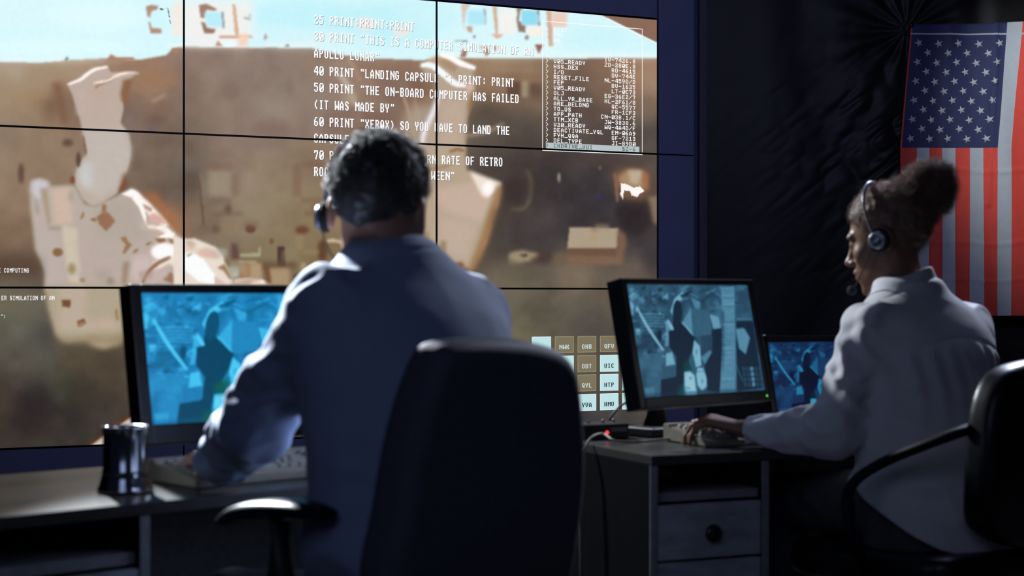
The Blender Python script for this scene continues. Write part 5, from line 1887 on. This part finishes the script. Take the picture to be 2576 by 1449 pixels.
def build_person(label, rows, e, n, H, R, neck, arms, hips, thigh, z_hip, skin, shirt_m, trouser_m, grow, hem, collar, fem, hair_fn, yoke, cloth_seed, knee_z, foot_f, shirt_name):
    e = np.array([e[0], e[1], 0.0])
    n = np.array([n[0], n[1], 0.0])
    L = Loft(rows, e[:2], n[:2])
    hc = np.array([hips[0], hips[1], z_hip])
    legs = []
    for sg in (-1, 1):
        h_ = hc + e * 0.088 * sg
        k_ = hc + e * 0.105 * sg + n * thigh
        k_[2] = knee_z
        a_ = k_ + n * foot_f
        a_[2] = 0.085
        legs.append((h_, k_, a_))
    root = empty('person', (hips[0], hips[1], 0), label, 'person', None, math.atan2(n[1], n[0]) - PI / 2)

    def skin_f(Q):
        d = L(Q, -0.012)
        for a in arms:
            d = smin(d, cap(Q, a['s'], a['e'], a['r'][0] - 0.014, a['r'][1] - 0.014), 0.03)
            d = smin(d, cap(Q, a['e'], a['w'], a['r'][1] - 0.014, 0.0245 if not fem else 0.021), 0.01)
        d = smin(d, cap(Q, neck[0], neck[1], neck[2], neck[2] * 0.94), 0.02)
        d = smin(d, near(Q, H, 0.21, 0.145, lambda q: head_sdf((q - H) @ R, fem)), 0.022)
        for a in arms:
            W = np.asarray(a['w'], float)
            d = smin(d, near(Q, W, 0.26, 0.205, lambda q: hand_sdf(q, W, a['f'], a['u'], a['sg'], a['bend'], 0.98 if fem else 1.0, a.get('sp', 0.10))), 0.008)
        for h_, k_, a_ in legs:
            d = smin(d, cap(Q, h_, k_, 0.070, 0.050), 0.02)
            d = smin(d, cap(Q, k_, a_, 0.048, 0.034), 0.01)
        return d
    pts = [H + [0, 0, .14], H - [.13, .13, 0], H + [.13, .13, 0]]
    for a in arms:
        pts += [np.asarray(a['s']), np.asarray(a['e']), np.asarray(a['w']), np.asarray(a['w']) + a['f'] / np.linalg.norm(a['f']) * 0.2]
    for lg in legs:
        pts += list(lg)
    lo, hi = box_of(pts, 0.13)
    lo[2] = 0.02
    _, _, me = sdf_mesh('body', skin_f, lo, hi, 0.0036)
    link('body', me, skin, root)

    # shirt
    nd = np.asarray(neck[1]) - np.asarray(neck[0])
    nd = nd / np.linalg.norm(nd)

    def shirt_f(Q):
        fl = (Q[:, 2] - hem) / 0.30
        flare = 0.020 * np.clip(1 - fl, 0, 1.0) ** 1.5
        d = L(Q, grow) - flare
        u, v = L.u, L.v
        if not fem:
            d = d - 0.022 * np.exp(-((u + 0.19) / 0.04) ** 2) * np.clip((0.80 - Q[:, 2]) / 0.10, 0, 1)
        z = Q[:, 2]
        w1 = vnoise(np.stack([u * 16 + z * 3 + cloth_seed, z * 5 + v * 3, v * 9 + 2.5], -1))
        w2 = vnoise(np.stack([u * 7 - z * 14 + cloth_seed, z * 15 + u * 6, v * 6 + 6.5], -1))
        low = np.clip((1.05 - z) / 0.25, 0.25, 1.0)
        d = d + low * (0.008 * np.abs(w1) + 0.007 * np.abs(w2)) - 0.006
        if yoke:
            back = np.clip(-v / 0.04, 0, 1)
            zy = yoke + 0.02 * np.cos(u * 14)
            d = d + 0.0025 * np.exp(-((z - zy) / 0.004) ** 2) * back
            d = d - 0.0035 * back * np.clip((zy - z) / 0.02, 0, 1) * np.exp(-np.clip(zy - z, 0, 1) / 0.16) * (0.5 + np.sin(u * 130 + 2 * np.sin(z * 20)))
        hemz = hem + 0.012 * np.sin(u * 18 + 1.0) + (0.55 * v - 0.15 * u if fem else 0.05 * v - 0.085 * np.exp(-((u + 0.19) / 0.035) ** 2))
        d = smax(d, hemz - z, 0.006)
        for i, a in enumerate(arms):
            s1 = sleeve(Q, a['s'], a['e'], a['r'][0], a['r'][1], cloth_seed + i * 3, a.get('amp', 0.006), a.get('nf', 24.0))
            s2 = sleeve(Q, a['e'], a['c'], a['r'][1], a['r'][2], cloth_seed + i * 3 + 1.5, a.get('amp', 0.006), a.get('nf', 24.0))
            arm = smin(s1, s2, 0.025)
            # the cuff ends square to the forearm
            ax = np.asarray(a['c'], float) - np.asarray(a['e'], float)
            ax /= np.linalg.norm(ax)
            arm = smax(arm, (Q - np.asarray(a['c'], float)) @ ax, 0.006)
            d = smin(d, arm, 0.03)
        # collar
        cb, ct, cr0, cr1, tilt = collar
        col = cap(Q, cb, ct, cr0, cr1)
        axc = np.asarray(ct, float) - np.asarray(cb, float)
        axc /= np.linalg.norm(axc)
        col = smax(col, (Q - np.asarray(ct, float)) @ (axc + np.asarray(tilt)), 0.004)
        fold = np.abs((Q - np.asarray(ct, float)) @ (axc + np.asarray(tilt)) + 0.034)
        d = smin(d, col, 0.012)
        d = d + 0.0035 * np.exp(-(fold / 0.004) ** 2) * (np.linalg.norm(Q - np.asarray(ct, float), axis=1) < 0.12)
        return d
    pts = [np.array([L.r[:, 1].min() - .2, L.r[:, 2].min() - .2, hem - .15]), np.array([L.r[:, 1].max() + .2, L.r[:, 2].max() + .2, np.asarray(collar[1])[2] + .05])]
    for a in arms:
        pts += [np.asarray(a['s']), np.asarray(a['e']), np.asarray(a['c'])]
    lo, hi = box_of(pts, 0.09)
    lo[2] = max(lo[2], hem - 0.16)
    _, _, me = sdf_mesh(shirt_name, shirt_f, lo, hi, 0.0045)
    link(shirt_name, me, shirt_m, root)

    # trousers
    def trouser_f(Q):
        d = np.maximum(L(Q, 0.004), Q[:, 2] - (hem + 0.12))
        for i, (h_, k_, a_) in enumerate(legs):
            lg = smin(sleeve(Q, h_, k_, 0.085, 0.066, 4 + i, 0.005, 14), sleeve(Q, k_, a_ + [0, 0, 0.015], 0.064, 0.055, 8 + i, 0.005, 14), 0.02)
            d = smin(d, lg, 0.02)
        return smax(d, 0.085 - Q[:, 2], 0.005)
    pts = []
    for lg in legs:
        pts += list(lg)
    pts += [np.array([hips[0] - .22, hips[1] - .22, 0.1]), np.array([hips[0] + .22, hips[1] + .22, hem + 0.1])]
    lo, hi = box_of(pts, 0.11)
    lo[2] = 0.06
    _, _, me = sdf_mesh('trousers', trouser_f, lo, hi, 0.0065)
    link('trousers', me, trouser_m, root)
    for h_, k_, a_ in legs:
        def shoe_f(Q):
            g0 = np.array([a_[0], a_[1], 0.0])
            d = smin(cap(Q, g0 - n * 0.03 + [0, 0, 0.038], g0 + n * 0.10 + [0, 0, 0.036], 0.037, 0.040), cap(Q, g0 + [0, 0, 0.05], g0 + [0, 0, 0.10], 0.042, 0.044), 0.03)
            d = smin(d, cap(Q, g0 + n * 0.10 + [0, 0, 0.034], g0 + n * 0.16 + [0, 0, 0.030], 0.040, 0.033), 0.02)
            return smax(smax(d, 0.001 - Q[:, 2], 0.003), Q[:, 2] - 0.105, 0.004)
        lo, hi = box_of([a_ - [0.25, 0.25, 0.1], a_ + [0.25, 0.25, 0.05]], 0.0)
        lo[2] = -0.01
        _, _, me = sdf_mesh('shoe', shoe_f, lo, hi, 0.006)
        link('shoe', me, M_shoe, root)
    hair_fn(root)
    return root


def hair_line(q, a, b):
    """> 0 below the hair line running from point a (brow) to b (nape) in the side view"""
    dx, dz_ = b[0] - a[0], b[1] - a[1]
    L_ = math.hypot(dx, dz_)
    nx, nz = dz_ / L_, -dx / L_
    return -((q[:, 1] - a[0]) * nx + (q[:, 2] - a[1]) * nz)


# ---- man
MH = np.array([-0.228, 2.805, 1.2440])
MR = basis(0.10, 1.0, 0.10, -0.03)
me_, mn_ = norm2((0.71, 0.70)), norm2((-0.70, 0.71))
m_rows = [(0.50, -0.100, 2.615, .175, .130), (0.60, -0.108, 2.62, .178, .130), (0.72, -0.128, 2.632, .168, .122), (0.84, -0.150, 2.655, .166, .120), (0.94, -0.166, 2.685, .176, .124),
          (1.01, -0.175, 2.71, .186, .124), (1.06, -0.180, 2.73, .184, .112), (1.10, -0.186, 2.745, .168, .092), (1.13, -0.191, 2.755, .135, .074), (1.16, -0.197, 2.765, .092, .062), (1.19, -0.203, 2.775, .060, .056)]


def man_hair(root):
    def f(Q):
        q = (Q - MH) @ MR
        d = ell(q, (0, -0.013, 0.040), (0.0795, 0.1015, 0.0925))
        d = smin(d, ell(q, (0.005, 0.040, 0.092), (0.060, 0.045, 0.036)), 0.03)
        hl_ = hair_line(q, (0.074, 0.066), (-0.085, -0.062))
        ear = ell(np.stack([np.abs(q[:, 0]), q[:, 1], q[:, 2]], 1), (0.082, -0.008, -0.010), (0.020, 0.026, 0.036))
        nz = vnoise(q * [60, 60, 60] + 20) * 0.0025 + vnoise(q * [140, 140, 140] + 3) * 0.0012
        d = d + nz + 0.005 * np.clip((0.0 - q[:, 2]) / 0.08, 0, 1)
        d = smax(d, hl_, 0.012)
        return smax(d, -ear, 0.006)
    V, Q, me = sdf_mesh('hair', f, MH - 0.17, MH + 0.17, 0.003)
    bpy.data.meshes.remove(me)
    q = (V - MH) @ MR
    a = strands(V, Q, 14000, 0.015, 0.4, 0.0004, 1, pick=q[:, 2] > 0.03, lift=1.1)
    b = strands(V, Q, 4000, 0.005, 0.2, 0.0004, 2, pick=q[:, 2] <= 0.04, down=0.3)
    VV, QQ = join_np([(V, Q), a, b])
    link('hair', np_mesh('hair', VV, QQ), M_hair_m, root)


m_arms = [
    dict(s=(-0.288, 2.642, 1.080), e=P(648, 1058, 2.77), w=(-0.535, 2.985, 0.800), c=(-0.522, 2.962, 0.806), r=(0.066, 0.060, 0.047), f=np.array([-0.42, 0.9, -0.02]), u=np.array([0, 0, 1.0]), sg=1, bend=(0.35, 0.5, 0.3), amp=0.014, nf=17.0),
    dict(s=(-0.074, 2.850, 1.068), e=(-0.095, 3.03, 0.865), w=(-0.262, 3.222, 0.808), c=(-0.248, 3.206, 0.813), r=(0.066, 0.056, 0.044), f=np.array([-0.69, 0.72, -0.02]), u=np.array([0, 0, 1.0]), sg=-1, bend=(0.35, 0.5, 0.3), amp=0.009, nf=20.0)]
man = build_person('man with short dark hair in blue grey shirt, typing at the left desk', m_rows, me_, mn_, MH, MR,
                   (np.array([-0.200, 2.768, 1.12]), np.array([-0.217, 2.790, 1.225]), 0.057), m_arms, (-0.100, 2.615), 0.43, 0.585, M_skin_m, M_shirt, M_trouser, 0.016, 0.750,
                   ((-0.200, 2.768, 1.10), (-0.207, 2.776, 1.176), 0.074, 0.0660, (-0.32, 0.10, 0.0)), 0.0, man_hair, None, 3.0, 0.56, 0.06, 'shirt')

# ---- woman
WH = np.array([0.889, 3.872, 1.236])
WR = basis(-0.86, 0.51, 0.26, 0.0)
we_, wn_ = norm2((0.866, 0.5)), norm2((-0.5, 0.866))
w_rows = [(0.50, .962, 3.720, .175, .135), (0.60, .958, 3.722, .176, .130), (0.70, .952, 3.728, .158, .116), (0.80, .946, 3.745, .150, .108), (0.90, .945, 3.775, .154, .110),
          (0.97, .945, 3.800, .162, .110), (1.02, .945, 3.818, .158, .098), (1.055, .942, 3.828, .136, .082), (1.085, .936, 3.836, .100, .066), (1.11, .930, 3.842, .066, .056), (1.14, .924, 3.848, .050, .050)]


def woman_hair(root):
    bun = np.array(P(2333, 475, 3.855))

    def f(Q):
        q = (Q - WH) @ WR
        d = ell(q, (0, -0.012, 0.040), (0.0805, 0.100, 0.0915))
        hl_ = hair_line(q, (0.076, 0.064), (-0.062, -0.080))
        ear = ell(np.stack([np.abs(q[:, 0]), q[:, 1], q[:, 2]], 1), (0.082, -0.010, -0.010), (0.020, 0.024, 0.034))
        d = d + vnoise(q * 55 + 20) * 0.003 + vnoise(q * 120 + 3) * 0.0015
        d = smax(d, hl_, 0.012)
        d = smax(d, -ear, 0.006)
        dr = Q - bun
        rb = np.linalg.norm(dr, axis=1)
        un = dr / (rb[:, None] + 1e-6)
        bl = ell(Q, bun, (0.060, 0.058, 0.058)) + vnoise(un * 3.0 + 7) * 0.012 + vnoise(un * 8 + 2) * 0.006
        d = smin(d, bl, 0.006)
        return d
    V, Q, me = sdf_mesh('hair', f, WH - 0.2, WH + 0.24, 0.003)
    bpy.data.meshes.remove(me)
    dist = np.linalg.norm(V - bun, axis=1)
    inb = dist < 0.082
    q = (V - WH) @ WR
    a = strands(V, Q, 20000, 0.017, 0.75, 0.0004, 3, pick=inb)
    b = strands(V, Q, 9000, 0.010, 0.7, 0.0004, 4, pick=~inb, lift=0.7)
    c = strands(V, Q, 500, 0.028, 0.8, 0.0003, 5, pick=~inb & (q[:, 2] < -0.02), lift=0.7)
    VV, QQ = join_np([(V, Q), a, b, c])
    link('hair', np_mesh('hair', VV, QQ), M_hair_w, root)


w_arms = [
    dict(s=(0.815, 3.742, 1.028), e=P(2098, 1082, 3.68), w=P(1868, 1080, 3.83), c=P(1884, 1086, 3.82), r=(0.060, 0.058, 0.033), f=np.array([-0.82, 0.54, 0.20]), u=np.array([0, 0, 1.0]), sg=1, sp=0.24, bend=(0.50, 0.55, 0.30), amp=0.012, nf=17.0),
    dict(s=(1.070, 3.890, 1.020), e=(1.100, 4.010, 0.835), w=(0.925, 4.115, 0.812), c=(0.942, 4.105, 0.814), r=(0.062, 0.055, 0.034), f=np.array([-0.76, 0.62, 0.0]), u=np.array([0, 0, 1.0]), sg=-1, bend=(0.5, 0.5, 0.3), amp=0.012, nf=17.0)]
woman = build_person('woman in a white blouse with a curly hair bun, seated at the right desk, typing', w_rows, we_, wn_, WH, WR,
                     (np.array([0.928, 3.842, 1.09]), np.array([0.902, 3.862, 1.200]), 0.047), w_arms, (0.960, 3.722), 0.42, 0.635, M_skin_w, M_blouse, M_trouser2, 0.024, 0.625,
                     ((0.930, 3.842, 1.07), (0.924, 3.845, 1.140), 0.070, 0.062, (-0.42, 0.22, 0.0)), 1.0, woman_hair, 0.985, 7.0, 0.60, 0.02, 'blouse')


# ---- headsets
def headset(label, H, R, side, band, boom, cup_at):
    def g(p):
        return H + R @ np.array(p, float)
    ax = Vector(R @ np.array([side, 0.0, 0.0]))
    r = empty('headset', g(cup_at), label, 'headset', 'telephone headsets worn by the operators')
    MB().tube([g(p) for p in catmull(band, 8)], 0.0062, 10, flat=0.45, upv=tuple(R[:, 1])).build('headband', M_silver, r)
    c = g(cup_at)
    MB().lathe([(0.0, -0.006), (0.024, -0.006), (0.027, -0.001), (0.027, 0.006), (0.023, 0.009)], c, 32, ax, cap0=False, cap1=True).build('ear_cushion', M_foam, r)
    MB().lathe([(0.021, 0.008), (0.021, 0.013), (0.018, 0.0175), (0.013, 0.0175), (0.011, 0.014), (0.0, 0.0135)], c, 32, ax, cap0=False, cap1=False).build('ear_cap', M_silver, r)
    mb = MB().tube([g(p) for p in catmull(boom, 8)], 0.0016, 8).build('microphone_boom', M_plastic, r)
    t = g(boom[-1])
    MB().lathe([(0.0, -0.012), (0.006, -0.0105), (0.0105, -0.005), (0.012, 0.0), (0.0105, 0.005), (0.006, 0.0105), (0.0, 0.012)], t, 20, cap0=False, cap1=False).build('microphone', M_foam, mb)
    pd = g(band[-1])
    MB().lathe([(0, -0.003), (0.014, -0.003), (0.016, 0.001), (0.014, 0.005), (0, 0.005)], pd, 20, -ax, cap0=False, cap1=False).build('temple_pad', M_foam, r)
    return r


headset('headset on the man with short dark hair', MH, MR, -1,
        [(-0.092, 0.004, 0.000), (-0.0915, 0.012, 0.040), (-0.081, 0.036, 0.080), (-0.050, 0.058, 0.114), (0, 0.066, 0.124), (0.040, 0.062, 0.117), (0.062, 0.058, 0.096), (0.071, 0.052, 0.074)],
        [(-0.098, 0.008, -0.012), (-0.096, 0.028, -0.048), (-0.080, 0.075, -0.080), (-0.045, 0.115, -0.085)], (-0.0885, 0.000, -0.012))
headset('headset with silver ear cap on the woman with the hair bun', WH, WR, -1,
        [(-0.098, 0.006, 0.000), (-0.0945, 0.012, 0.045), (-0.083, 0.014, 0.090), (-0.048, 0.010, 0.126), (0, 0.008, 0.1375), (0.048, 0.010, 0.126), (0.083, 0.014, 0.090), (0.091, 0.012, 0.048)],
        [(-0.102, 0.010, -0.010), (-0.096, 0.036, -0.045), (-0.074, 0.078, -0.084), (-0.042, 0.108, -0.098)], (-0.0895, 0.000, -0.008))
bpy.context.view_layer.update()
